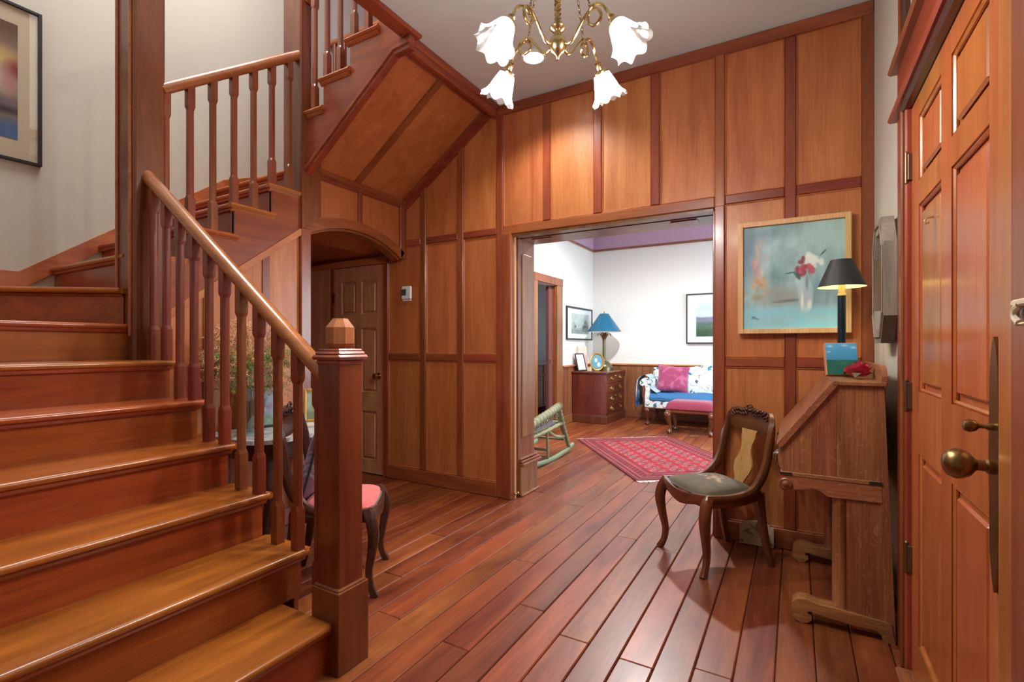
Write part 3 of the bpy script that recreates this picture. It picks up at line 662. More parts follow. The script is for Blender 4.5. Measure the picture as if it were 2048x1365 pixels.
def downlight(loc, label, e):
    d = thing('recessed_downlight', label, 'light', loc)
    obj('trim_ring', M().lathe([(.062, 0), (.085, -.001), (.085, -.008), (.070, -.010), (.062, -.002)], loc, 28, caps=False), W['white'], d, True)
    obj('lens', M().lathe([(.001, -.003), (.066, -.003), (.066, -.001), (.001, -.001)], loc, 28), emit('downlight_lens', (1, .97, .92), 9), d)
    lamp('downlight_beam', 'SPOT', (loc[0], loc[1], loc[2]-.03), e, (1, .95, .87), .06, spot=130, aim=(loc[0], loc[1], 0))
downlight((-1.545, 2.975, 3.214), 'round recessed ceiling light in front of the panelled wall', 55)

# ================================================================== PICTURES
def frame_xz(root, x0, x1, z0, z1, yf, w, d, mat):
    for a, b, c, e in ((x0, x0+w, z0, z1), (x1-w, x1, z0, z1), (x0+w, x1-w, z0, z0+w), (x0+w, x1-w, z1-w, z1)): obj('frame_bar', M().box(a, b, yf, yf+d, c, e, .002), mat, root)
def frame_yz(root, y0, y1, z0, z1, xf, w, d, mat):
    for a, b, c, e in ((y0, y0+w, z0, z1), (y1-w, y1, z0, z1), (y0+w, y1-w, z0, z0+w), (y0+w, y1-w, z1-w, z1)): obj('frame_bar', M().box(xf, xf+d, a, b, c, e, .002), mat, root)
# flower painting
fp = thing('framed_painting', 'blue abstract painting of red and white flowers in a blond wood frame', 'painting', (-.02, 3.43, 1.325))
W['blond'] = wood('blond_maple', (206, 160, 104), (224, 184, 130), 'z', .5, 0, .02)
frame_xz(fp, -.318, .275, 1.325, 2.02, 3.405, .030, .042, W['blond'])
def p_flower(u, v):
    n = noise2(u, v, 6, 1); ns = noise2(u*.9, v*.15, 14, 2); c = np.zeros((len(u), 3))+(148, 182, 186)
    c = c+(n-.5)[:, None]*70+(ns-.5)[:, None]*80
    c = mixc(c, (178, 212, 208), np.clip((u-.35)*1.4, 0, 1)*np.clip((v-.35)*2, 0, 1)*.8)
    c = mixc(c, (92, 124, 148), blob(u, v, .02, .72, .14, .42, .9)*.85); c = mixc(c, (104, 134, 152), blob(u, v, .2, .92, .28, .12, .9)*.7)
    c = mixc(c, (150, 150, 142), blob(u, v, .42, .30, .34, .14, .8)*.75); c = mixc(c, (84, 96, 100), blob(u, v, .46, .265, .2, .02, .9, .06)*.7)
    lo = np.clip((.25-v)*14, 0, 1); c = mixc(c, (150, 206, 220), lo*.9); c = mixc(c, (120, 208, 230), lo*np.clip(noise2(u, v*4, 5, 3)*2-.8, 0, 1)*.8)
    for q in range(26):
        r_ = np.random.default_rng(q+40); cu, cv = .17+r_.normal()*.05, .62+r_.normal()*.13
        col = [(186, 128, 128), (204, 160, 158), (206, 208, 206), (160, 146, 160)][q % 4]
        c = mixc(c, col, blob(u, v, cu, cv, .03+.03*r_.random(), .05+.09*r_.random(), .9)*.75*np.clip(noise2(u*1.6, v*.5, 16, q)*2.6-.75, 0, 1))
    for q in range(20):
        r_ = np.random.default_rng(q+90); c = mixc(c, [(186, 138, 84), (198, 156, 104), (170, 120, 80)][q % 3], blob(u, v, .17+r_.normal()*.06, .40+r_.normal()*.05, .055, .03+.03*r_.random(), .9)*.8*np.clip(noise2(u, v*.7, 18, q+60)*2.6-.7, 0, 1))
    for q in range(18):
        r_ = np.random.default_rng(q+190); c = mixc(c, (226, 234, 228), blob(u, v, .685+r_.normal()*.05, .635+r_.normal()*.03, .045, .028, .5, r_.random()*3)*.85)
    for q in range(16):
        r_ = np.random.default_rng(q+290); c = mixc(c, [(160, 60, 78), (190, 92, 104), (146, 48, 66)][q % 3], blob(u, v, .60+r_.normal()*.045, .575+r_.normal()*.035, .04, .026, .5, r_.random()*3)*.85)
    for q in range(8):
        r_ = np.random.default_rng(q+390); c = mixc(c, (186, 96, 106), blob(u, v, .69+r_.normal()*.03, .55+r_.normal()*.035, .035, .025, .5, r_.random()*3)*.8)
    for cu, cv, ru, rv, ro in ((.55, .51, .045, .02, -.5), (.49, .53, .08, .008, .12), (.80, .70, .05, .010, .75), (.565, .48, .03, .018, -.9)): c = mixc(c, (42, 104, 84), blob(u, v, cu, cv, ru, rv, .4, ro)*.9)
    vs = blob(u, v, .635, .32, .082, .19, .25); c = mixc(c, (206, 226, 236), vs*.55); c = mixc(c, (120, 140, 150), blob(u, v, .645, .43, .02, .08, .5)*.8)
    c = mixc(c, (236, 242, 244), blob(u, v, .60, .26, .016, .12, .6)*.9); c = mixc(c, (238, 242, 242), blob(u, v, .67, .22, .03, .06, .6)*.8); c = mixc(c, (116, 164, 196), blob(u, v, .74, .42, .03, .12, .7)*.6)
    for cu, cv, ru, ro in ((.115, .115, .035, -.35), (.12, .10, .04, -.1), (.105, .11, .03, .45), (.15, .095, .03, -.2)): c = mixc(c, (60, 74, 84), blob(u, v, cu, cv, ru, .0045, .5, ro)*.9)
    return c
canvas('painted_canvas', lambda u, v: (-.288+u*.533, 3.425, 1.355+v*.635), 150, 170, p_flower, W['paint'], fp)
obj('canvas_back', M().box(-.29, .25, 3.427, 3.445, 1.35, 1.99), W['black'], fp)
# photograph on the stair wall
ph = thing('framed_picture', 'black framed soft-focus colour picture with wide cream mat on the stair wall', 'picture', (-4.21, .85, 2.40))
frame_yz(ph, .42, 1.237, 2.398, 3.375, -4.222, .018, .03, W['black'])
obj('mat_board', M().box(-4.222, -4.208, .43, 1.225, 2.41, 3.365), plain('cream_mat', (206, 194, 168), .8), ph)
def p_soft(u, v):
    c = np.zeros((len(u), 3))+(150, 128, 110); n = noise2(u, v, 3, 11)
    c = mixc(c, (92, 62, 40), np.clip((v-.75)*5, 0, 1)); c = mixc(c, (222, 190, 120), blob(u, v, .75, .68, .5, .14, .9)); c = mixc(c, (206, 196, 170), blob(u, v, .8, .48, .4, .18, .9))
    c = mixc(c, (140, 60, 62), blob(u, v, 1, .6, .13, .12, .8)); c = mixc(c, (196, 140, 140), blob(u, v, .93, .48, .1, .14, .8)*.8)
    c = mixc(c, (110, 104, 122), blob(u, v, .7, .31, .6, .08, .9)); c = mixc(c, (44, 46, 66), blob(u, v, .85, .24, .5, .05, .9)); c = mixc(c, (62, 104, 152), np.clip((.22-v)*8, 0, 1)); return c+(n-.5)[:, None]*60
canvas('print', lambda u, v: (-4.206, .53+u*.595, 2.533+v*.715), 60, 70, p_soft, W['print'], ph)
obj('glazing', M().box(-4.203, -4.201, .438, 1.219, 2.416, 3.357), W['glass'], ph)
# living room pictures
lp = thing('framed_landscape', 'dark framed landscape of blue hills with white mat above the sofa', 'picture', (-1.1, 8.5, 1.28))
frame_xz(lp, -1.577, -.62, 1.283, 2.105, 8.50, .022, .03, W['black']); obj('mat_board', M().box(-1.56, -.63, 8.515, 8.53, 1.30, 2.09), plain('cool_white_mat', (214, 226, 232), .8), lp)
def p_hill(u, v):
    c = np.zeros((len(u), 3))+(176, 196, 210); n = noise2(u, v, 6, 21); c = mixc(c, (206, 212, 214), np.clip((v-.8)*4, 0, 1))
    h = .52+.06*noise2(u, u*0, 4, 22); c = mixc(c, (112, 116, 138), np.clip((h-v)*30, 0, 1)); c = mixc(c, (70, 100, 88), np.clip((.40-v+.05*n)*14, 0, 1)); c = mixc(c, (46, 76, 56), np.clip((.22-v+.1*n)*9, 0, 1)); return c+(n-.5)[:, None]*26
canvas('print', lambda u, v: (-1.42+u*.64, 8.513, 1.40+v*.60), 50, 50, p_hill, W['print'], lp)
sk = thing('framed_drawing', 'black framed grey drawing of trees by the living room doorway', 'picture', (-3.2, 7.9, 1.35))
frame_yz(sk, 7.32, 8.46, 1.347, 1.90, -3.22, .028, .03, W['black']); obj('mat_board', M().box(-3.222, -3.205, 7.34, 8.44, 1.36, 1.89), plain('grey_white_mat', (206, 220, 224), .8), sk)
def p_tree(u, v):
    c = np.zeros((len(u), 3))+(176, 192, 192); n = noise2(u, v, 8, 31); c = mixc(c, (128, 146, 146), np.clip((.34-v)*6, 0, 1)*.8)
    for cu, cv, ru, rv in ((.12, .42, .1, .2), (.2, .36, .1, .14), (.8, .5, .12, .34), (.9, .4, .1, .26), (.68, .36, .12, .16), (.4, .4, .03, .05)): c = mixc(c, (52, 70, 74), blob(u, v, cu, cv, ru, rv, .8)*np.clip(n*2.4-.5, 0, 1))
    return c+(n-.5)[:, None]*50
canvas('print', lambda u, v: (-3.203, 7.52+u*.78, 1.45+v*.34), 60, 40, p_tree, W['print'], sk)
# ================================================================== MIRROR, THERMOSTAT, SWITCH, TILE
mr = thing('wall_mirror', 'rustic weathered wood octagonal mirror on the white wall above the desk', 'mirror', (.385, 2.80, 1.26))
oc = [(2.63, 1.38), (2.71, 1.262), (2.89, 1.262), (2.97, 1.38), (2.97, 1.70), (2.89, 1.822), (2.71, 1.822), (2.63, 1.70)]; cy_, cz_ = 2.80, 1.542
inn = [(cy_+(y-cy_)*.66, cz_+(z-cz_)*.78) for y, z in oc]
wood_a = wood('weathered_wood_grey', (112, 98, 86), (156, 142, 128), 'z', .85, 0, .12); wood_b = wood('weathered_wood_brown', (84, 62, 48), (120, 92, 72), 'z', .85, 0, .1)
for i in range(8):
    j = (i+1) % 8; mm = M().prism([oc[i], oc[j], inn[j], inn[i]], 'x', .326, .372)
    g = obj('frame_segment', mm, wood_b if i in (0, 3, 7) and i != 7 else wood_a, mr)
    a, b = [(oc[k][0]*.55+inn[k][0]*.45, oc[k][1]*.55+inn[k][1]*.45) for k in (i, j)]
    obj('ridge', M().sweep([(.324, *a), (.324, *b)], .006, .004, n=6), wood_a, g)
obj('mirror_glass', M().prism(inn, 'x', .350, .356), plain('silvered_glass', (214, 222, 214), .04, 1), mr)
obj('backing', M().prism([(cy_+(y-cy_)*.92, cz_+(z-cz_)*.95) for y, z in oc], 'x', .372, .385), wood_b, mr)
th = thing('thermostat', 'small white wall thermostat with dark display on the cherry panel', 'thermostat', (-3.12, 3.46, 1.72))
obj('housing', M().box(-3.175, -3.055, 3.447, 3.469, 1.675, 1.80, .010), W['white'], th); obj('base', M().box(-3.165, -3.065, 3.458, 3.470, 1.662, 1.68, .004), W['white'], th)
obj('display', M().box(-3.165, -3.11, 3.444, 3.449, 1.715, 1.772, .002), plain('lcd_grey_green', (62, 84, 88), .2), th)
sw = thing('light_switch', 'white switch plate below the tree drawing', 'switch', (-3.21, 7.42, 1.27)); obj('plate', M().box(-3.222, -3.212, 7.36, 7.50, 1.20, 1.315, .003), W['white'], sw)
for y in (7.40, 7.46): obj('toggle', M().box(-3.214, -3.204, y-.006, y+.006, 1.245, 1.265, .002), W['white'], sw)
tl_ = thing('ceramic_tile', 'pale relief tile with leaf motif leaning on the baseboard behind the chair', 'tile', (-.215, 3.42, 0))
xx = np.linspace(-.31, -.118, 24); top = [(x, .125+.03*max(0, 1-((x+.214)/.075)**2)**.5 if abs(x+.214) < .075 else .125) for x in xx]
obj('tile_body', M().prism([(-.31, .004), (-.118, .004)]+[(x, z) for x, z in top[::-1]], 'y', 3.423, 3.438), plain('ivory_glaze', (196, 186, 150), .35, 0, .2, 90, .08), tl_)
lf = M()
for cx_, cz2, a in ((-.27, .09, .5), (-.25, .075, -.2), (-.16, .09, 2.4), (-.17, .07, 3.0), (-.214, .12, 1.5), (-.235, .118, 2.2), (-.19, .118, .9)):
    d = Vector((math.cos(a), 0, math.sin(a))); nn = Vector((-d.z, 0, d.x)); c = Vector((cx_, 3.421, cz2))
    lf.prism([(tuple(c+d*u+nn*v)[0], tuple(c+d*u+nn*v)[2]) for u, v in ((-.03, 0), (0, .009), (.03, 0), (0, -.009))], 'y', 3.419, 3.424)
obj('leaf_relief', lf, plain('grey_green_glaze', (132, 128, 106), .4), tl_)
sq_ = M()
for cx_ in (-.296, -.132):
    for a in (0, 1):
        for b in (0, 1): sq_.box(cx_-.008+a*.009, cx_-.002+a*.009, 3.420, 3.4235, .016+b*.009, .022+b*.009)
obj('corner_squares', sq_, plain('dark_glaze', (74, 66, 52), .4), tl_)
ol = thing('wall_outlet', 'outlet plate low on the white wall behind the desk', 'outlet', (.385, 2.53, .45)); obj('plate', M().box(.378, .386, 2.60, 2.66, .40, .52, .003), W['white'], ol)
hg = thing('carved_ornament', 'cream carved ornament fixed to the post beside the entry door', 'ornament', (.325, 1.12, 1.3))
cr = plain('cream_carving', (214, 200, 176), .6)
obj('upper_bar', M().box(.318, .331, 1.04, 1.160, 1.316, 1.328, .003), cr, hg); obj('lower_bar', M().box(.318, .331, 1.05, 1.148, 1.283, 1.289, .003), cr, hg)
obj('scroll', M().tube(spline([(.322, 1.13, 1.318), (.322, 1.150, 1.311), (.322, 1.150, 1.298), (.322, 1.13, 1.288)], 5), .006, 8), cr, hg, True)

# ================================================================== CHAIRS
def ellipsoid(m, c, r, n=8, xf=None):
    R_ = []
    for i in range(1, n):
        t = PI*i/n; R_.append([(math.sin(t)*math.cos(2*PI*j/10)*r[0], math.sin(t)*math.sin(2*PI*j/10)*r[1], -math.cos(t)*r[2]) for j in range(10)])
    st = len(m.v); m.rings(R_); mt = Matrix.Translation(c) @ (xf or Matrix.Identity(4)); m.xf(mt, st); return m
def side_chair(root, key, seat_paint, splat=True, crest_z=.875, seat_rough=.9):
    wz, wx, wy = W[key+'z'], W[key+'x'], W[key+'y']; K = crest_z-.875
    for s in (-1, 1):
        P = spline([(s*.205, .185, .43), (s*.218, .208, .38), (s*.224, .222, .31), (s*.216, .212, .22), (s*.205, .196, .12), (s*.208, .205, .05), (s*.220, .228, 0)], 4)
        obj('front_leg', M().sweep(P, lerps([.020, .024, .024, .020, .016, .015, .017], len(P)), lerps([.020, .026, .026, .021, .017, .015, .018], len(P)), up=(0, 1, 0), sq=True), wz, root, True, local=True)
        P = spline([(s*.172, -.165, .42), (s*.174, -.178, .30), (s*.180, -.20, .15), (s*.188, -.235, 0)], 5)
        obj('rear_leg', M().sweep(P, lerps([.020, .018, .016, .015], len(P)), lerps([.026, .022, .019, .016], len(P)), up=(0, 1, 0), sq=True), wz, root, True, local=True)
        P = spline([(s*.212, .205, .425), (s*.215, .06, .418), (s*.207, -.07, .432), (s*.196, -.15, .49), (s*.192, -.195, .58), (s*.190, -.222, .70+K), (s*.180, -.245, .80+K), (s*.150, -.26, .855+K)], 5)
        obj('back_post', M().sweep(P, lerps([.014, .014, .015, .016, .016, .016, .017, .012], len(P)), lerps([.015, .016, .020, .024, .022, .020, .018, .012], len(P)), sq=True), wz, root, True, local=True)
        P = spline([(s*.204, .195, .40), (s*.207, .05, .39), (s*.19, -.09, .395), (s*.172, -.17, .41)], 4)
        obj('side_rail', M().sweep(P, .013, lerps([.030, .026, .024, .026], len(P)), sq=True), wy, root, True, local=True)
    P = spline([(-.205, .198, .405), (-.13, .215, .40), (-.06, .222, .385), (0, .224, .380), (.06, .222, .385), (.13, .215, .40), (.205, .198, .405)], 4)
    obj('front_rail', M().sweep(P, .013, lerps([.034, .028, .032, .036, .032, .028, .034], len(P)), sq=True), wx, root, True, local=True)
    obj('rear_rail', M().box(-.165, .165, -.18, -.155, .38, .43, .004), wx, root, local=True)
    # crest with carved top
    xs = np.linspace(-.165, .165, 25); tz = lambda x: .845+K+.028*math.cos(x/.165*PI/2)+.006*math.cos(x*60); bz = lambda x: .735+K-.018*math.cos(x/.165*PI/2)+.022*(abs(x)/.165)**3
    m = M()
    R_ = [[(x, -.250-.012*math.cos(x/.165*1.3)+e, z) for e, z in ((-.012, bz(x)), (.010, bz(x)), (.012, (bz(x)+tz(x))/2), (.006, tz(x)), (-.010, tz(x)))] for x in xs]
    crest = obj('crest_rail', m.rings(R_), wx, root, True, local=True)
    m = M()
    for s in (-1, 1):
        for i in range(7):
            x = s*(.025+.02*i); ellipsoid(m, (x, -.245, tz(x)-.006+.003*(i % 2)), (.016, .010, .009), 6, Matrix.Rotation(-s*(.5+.05*i), 4, 'Y'))
            ellipsoid(m, (x, -.242, tz(x)-.026), (.014, .007, .005), 6, Matrix.Rotation(-s*.7, 4, 'Y'))
    m.tube([(.022*math.cos(a), -.247, .878+K+.016*math.sin(a)) for a in np.linspace(0, 2*PI, 14)], .007, 6)
    obj('carving', m, wx, crest, True, local=True)
    if splat:
        ws_ = [.034, .040, .050, .064, .072, .074, .068, .054, .044, .040, .042, .050, .058, .056, .066]; zz = np.linspace(.425, .745, len(ws_))
        yy = lambda z: -.165-.085*((z-.425)/.32)**.8
        R_ = []
        for w_, z in zip(lerps(ws_, 30), lerps(list(zz), 30)): R_.append([(-w_, yy(z)-.005, z), (w_, yy(z)-.005, z), (w_, yy(z)+.005, z), (-w_, yy(z)+.005, z)])
        obj('splat', M().rings(R_), wood('satinwood_splat', (168, 120, 66), (202, 158, 100), 'z', .35, .3, .02), root, local=True)
    else: obj('cross_rail', M().sweep(spline([(-.19, -.19, .58), (0, -.20, .565), (.19, -.19, .58)], 6), .012, .022, sq=True), wx, root, True, local=True)
    # domed drop-in seat
    def seat(u, v):
        y = -.155+.355*v; hw = .160+.045*v**.8; a = (u-.5)*2
        e = max(0, 1-abs(a)**5)*max(0, 1-abs(v*2-1)**5); bow = .016*(1-a*a)*v
        return (a*hw, y+bow, .418+.052*e**.55)
    m = M().grid(seat, 30, 30); me = mesh('seat', m, True, False); U, V = np.meshgrid(np.linspace(0, 1, 31), np.linspace(0, 1, 31), indexing='ij')
    c = np.clip(seat_paint(U.ravel(), V.ravel()), 0, 255)/255; colour(me, np.where(c <= .04045, c/12.92, ((c+.055)/1.055)**2.4))
    obj('seat', me, W['textile'], root, local=True)
    P = [seat(a, b) for a, b in [(0, t) for t in np.linspace(0, 1, 9)]+[(t, 1) for t in np.linspace(0, 1, 9)[1:]]+[(1, t) for t in np.linspace(1, 0, 9)[1:]]]
    obj('seat_welt', M().tube([(x, y, .424) for x, y, z in P], .005, 6), plain('welt_'+root.name, (104, 96, 88) if not splat else (84, 66, 46), .7), root, True, local=True)
def needlepoint(u, v):
    c = np.zeros((len(u), 3))+(88, 78, 58); n = noise2(u, v, 9, 41); c = c+(n-.5)[:, None]*30
    
    for q in range(34):
        r_ = np.random.default_rng(q+500); c = mixc(c, [(196, 150, 132), (190, 178, 142), (176, 112, 96), (142, 138, 96), (206, 190, 160)][q % 5], blob(u, v, .5+r_.normal()*.12, .42+r_.normal()*.08, .035, .03, .4)*.85)
    return c
c1 = thing('side_chair', 'mahogany side chair with carved crest, pale vase splat and floral needlepoint seat', 'chair', (-.42, 3.12, 0), math.radians(134))
side_chair(c1, 'mahog', needlepoint)
c2 = thing('side_chair', 'dark carved balloon-back chair with pink upholstered seat beside the marble table', 'chair', (-2.13, 1.825, 0), math.radians(-53.1))
side_chair(c2, 'darkw', lambda u, v: np.zeros((len(u), 3))+(206, 100, 98)+(noise2(u, v, 12, 3)-.5)[:, None]*26, False, .93)
def cushion(name, label, cat, loc, rot, w, h, t, paint, welt=None, n=26, sag=.0):
    r = thing(name, label, cat, loc); r.rotation_euler = rot
    def side(sg):
        def f(u, v):
            a, b = u*2-1, v*2-1; pin = 1-.10*(1-a*a)*abs(b)**4-.0*abs(a); pin2 = 1-.10*(1-b*b)*abs(a)**4
            e = max(0, (1-a**4)*(1-b**4))**.6; return (a*w/2*pin2, sg*t/2*e, h/2+b*h/2*pin)
        return f
    m = M().grid(side(1), n, n); m.grid(side(-1), n, n); me = mesh('cover', m, True, True)
    U, V = np.meshgrid(np.linspace(0, 1, n+1), np.linspace(0, 1, n+1), indexing='ij'); c = np.clip(paint(np.tile(U.ravel(), 2), np.tile(V.ravel(), 2)), 0, 255)/255
    colour(me, np.where(c <= .04045, c/12.92, ((c+.055)/1.055)**2.4)); obj('cover', me, W['textile'], r, local=True)
    if welt:
        f = side(1); P = [f(t_, 0) for t_ in np.linspace(0, 1, 10)]+[f(1, t_) for t_ in np.linspace(0, 1, 10)[1:]]+[f(t_, 1) for t_ in np.linspace(1, 0, 10)[1:]]+[f(0, t_) for t_ in np.linspace(1, 0, 10)[1:]]
        obj('piping', M().tube([(x, 0, z) for x, y, z in P], .006, 6), welt, r, True, local=True)
    return r
def plaid(u, v):
    c = np.zeros((len(u), 3))+(118, 74, 98); d1 = np.abs(((u+v)*9) % 1-.5); d2 = np.abs(((u-v)*9) % 1-.5)
    c = mixc(c, (150, 158, 182), (d1 < .07)*.7); c = mixc(c, (150, 158, 182), (d2 < .07)*.7); return c
# chair faces (.8,.6): cushion leans against its back
cushion('throw_pillow', 'plum and grey diamond-plaid pillow leaning on the pink chair', 'pillow', (-2.225, 1.735, .475), (math.radians(-14), 0, math.radians(-55)), .35, .37, .10, plaid, W['black'])

# ================================================================== SLANT-FRONT DESK
dk = thing('slant_front_desk', 'quarter-sawn oak slant-front desk on scrolled trestle feet', 'desk', (.17, 2.95, 0))
YN, YF = 2.585, 3.325
ox, oy, oz = W['oakx'], W['oaky'], W['oakz']
body_top = lambda x: min(1.078, .80+(x+.056)*1.36)
for ys in (YN, YF-.02):
    for a, b in ((-.056, .060), (.061, .153), (.154, .312)):
        pts = [(a, .672), (b, .672), (b, body_top(b)-.004)]
        if a < .148 < b: pts.append((.148, 1.074))
        pts.append((a, body_top(a)-.004)); obj('side_board', M().prism(pts, 'y', ys, ys+.02), oz, dk)
    obj('back_stile', M().prism([(.296, 1.078), (.322, 1.078), (.362, 0), (.326, 0)], 'y', ys-.002, ys+.026), oz, dk)
    # apron bracket, rosette, column, lower panel, scrolled foot
    yb = ys-.004 if ys == YN else ys-.002
    br = [(-.064, .600), (-.060, .585), (-.02, .592), (.03, .602), (.062, .612), (.09, .606), (.112, .59), (.122, .583), (.315, .585), (.312, .655), (-.060, .655)]
    obj('apron_bracket', M().prism(br, 'y', yb, yb+.03), ox, dk)
    obj('rosette', M().lathe([(.001, .0), (.026, .0), (.027, .008), (.022, .012), (.018, .009), (.013, .010), (.012, .018), (.006, .022), (.001, .023)], (-.042, yb+.001, .620), 20, Matrix.Rotation(PI/2, 4, 'X')), oz, dk, True)
    obj('column', M().lathe([(.030, .085), (.030, .10), (.027, .105), (.027, .575), (.030, .58), (.030, .588)], (.166, ys+.03, 0), 20), oz, dk, True)
    obj('end_panel', M().box(.19, .335, ys+.004, ys+.022, .08, .59), oz, dk)
    ft = [(-.018, .055), (-.014, .085), (.005, .105), (.04, .110), (.09, .098), (.16, .098), (.33, .085), (.345, .085), (.36, 0), (.318, 0), (.312, .03), (.29, .045), (.22, .042), (.12, .052), (.06, .060), (.044, .058), (.048, .045), (.060, .040), (.060, .022), (.045, .006), (.02, .0), (.0, .008), (-.014, .028)]
    obj('scrolled_foot', M().prism(ft, 'y', ys-.008, ys+.062), ox, dk)
obj('back_panel', M().box(.312, .330, YN+.02, YF-.02, .60, 1.07), oz, dk); obj('stretcher', M().box(.285, .305, YN+.02, YF-.02, .12, .30, .004), oy, dk)
obj('bottom_board', M().box(-.062, .31, YN-.006, YF+.006, .655, .674, .003), oy, dk)
obj('hinge_strap', M().box(-.064, -.015, YN-.008, YN-.003, .660, .672), W['black'], dk); obj('hinge_strap', M().box(.27, .315, YN-.008, YN-.003, .660, .672), W['black'], dk)
lid_o = oy
obj('slant_lid', M().prism([(-.078, .798), (.140, 1.094), (.158, 1.078), (-.056, .786)], 'y', YN-.014, YF+.014), lid_o, dk)
obj('top_board', M().box(.136, .332, YN-.016, YF+.016, 1.076, 1.096, .004), lid_o, dk)
obj('gallery', M().prism([(YN-.012, 1.094), (YF+.012, 1.094), (YF+.012, 1.15), (YF-.04, 1.165), (YN+.04, 1.165), (YN, 1.15), (YN-.012, 1.12)], 'x', .312, .332), lid_o, dk)
dr = obj('drawer_front', M().prism([(-.058, .674), (-.070, .70), (-.074, .735), (-.068, .77), (-.056, .795), (-.04, .795), (-.04, .674)], 'y', YN+.02, YF-.02), oy, dk)
for y in (2.64, 3.27): obj('carved_pull', M().lathe([(.001, .0), (.030, .0), (.028, .008), (.018, .013), (.012, .020), (.001, .024)], (-.072, y, .735), 14, RX, rf=lambda a, z: 1+.08*math.sin(7*a)), W['darkwz'], dr, True)
# items on the desk
bl_ = thing('buffet_lamp', 'slim dark metal buffet lamp with black cone shade on the oak desk', 'lamp', (.207, 3.10, 1.096))
LC = (.207, 3.10, 0)
obj('base', M().lathe([(.001, 1.097), (.062, 1.097), (.062, 1.108), (.045, 1.118), (.02, 1.126), (.014, 1.15), (.001, 1.151)], LC, 24), plain('blued_steel', (46, 62, 76), .3, .8), bl_, True)
obj('pole', M().lathe([(.019, 1.12), (.019, 1.515), (.001, 1.516)], LC, 20), plain('blued_steel_pole', (46, 62, 76), .28, .8), bl_, True)
obj('candle_sleeve', M().lathe([(.021, 1.512), (.021, 1.520), (.016, 1.522), (.016, 1.575), (.001, 1.576)], LC, 18), plain('ivory_sleeve', (196, 178, 130), .5), bl_, True)
obj('light_bulb', M().lathe([(.001, 1.576), (.010, 1.58), (.018, 1.60), (.014, 1.622), (.001, 1.635)], LC, 14), W['bulb'], bl_, True)
sm, st_, sb = nt('black_shade_gold_lining'); geo = N(st_, 'ShaderNodeNewGeometry'); mx_ = N(st_, 'ShaderNodeMix', data_type='RGBA')
mx_.inputs[6].default_value = (*s2l((42, 44, 46)), 1); mx_.inputs[7].default_value = (*s2l((226, 208, 150)), 1); st_.links.new(geo.outputs['Backfacing'], mx_.inputs[0]); st_.links.new(mx_.outputs[2], sb.inputs['Base Color']); sb.inputs['Roughness'].default_value = .5
obj('lamp_shade', M().lathe([(.109, 1.558), (.051, 1.700)], LC, 36, caps=False), sm, bl_, True, recalc=False)
lamp('buffet_lamp_light', 'POINT', (.207, 3.10, 1.615), 5, (1, .86, .62), .02)
ez = thing('small_canvas', 'little unframed landscape canvas with blue sky on the desk', 'painting', (.20, 2.93, 1.097), math.radians(18)); ez.rotation_euler = (math.radians(-14), 0, math.radians(14))
canvas('painted_canvas', lambda u, v: (-.068+u*.136, -.0105, .008+v*.16), 40, 44, lambda u, v: mixc(mixc(mixc(np.zeros((len(u), 3))+(74, 160, 208)+(v[:, None]-.6)*50, (34, 108, 92), np.clip((.46+.03*noise2(u, v, 5, 61)-v)*40, 0, 1)), (78, 140, 96), blob(u, v, .6, .36, .3, .1, .9)*np.clip(noise2(u, v, 18, 62)*2-.6, 0, 1)), (226, 236, 242), np.maximum(np.maximum(blob(u, v, .15, .9, .14, .05, .8), blob(u, v, .62, .93, .16, .04, .8)), np.maximum(blob(u, v, .9, .86, .14, .05, .8), blob(u, v, .1, .72, .1, .03, .8)))*.8), W['paint'], ez, local=True)
obj('canvas_block', M().box(-.07, .07, -.010, .022, .006, .17, .002), wood('canvas_edge', (176, 120, 76), (200, 146, 100), 'z', .6, 0, .02), ez, local=True)
obj('easel_clip', M().box(-.005, .045, -.03, -.004, .0, .010, .003), W['abrass'], ez, local=True)
fr_ = thing('fabric_rose', 'red fabric rose lying on the desk top', 'flower', (.252, 2.80, 1.100)); fr_.scale = (1.3, 1.3, 2.0)
pm = plain('rose_petal', (196, 52, 78), .7, 0, 0, 200, .25)
for i in range(16):
    a = i*2.4; rr = .006+.0021*i; m = M()
    def pet(u, v, a=a, rr=rr):
        w_ = (u-.5)*2; return (rr*math.cos(a+w_*.9)*(.5+.75*v), rr*math.sin(a+w_*.9)*(.5+.75*v), .004+.036*v*(1-.28*w_*w_)-.0010*i*v)
    m.grid(pet, 6, 5); obj('petal', m, pm, fr_, True, local=True, recalc=False)
for a in (.3, 2.2, 4.5): obj('leaf', M().grid(lambda u, v: ((.02+.05*u)*math.cos(a)-(v-.5)*.03*math.sin(PI*u)*math.sin(a), (.02+.05*u)*math.sin(a)+(v-.5)*.03*math.sin(PI*u)*math.cos(a), .003+.01*math.sin(PI*u)), 6, 4), plain('rose_leaf', (104, 96, 66), .7), fr_, True, local=True, recalc=False)

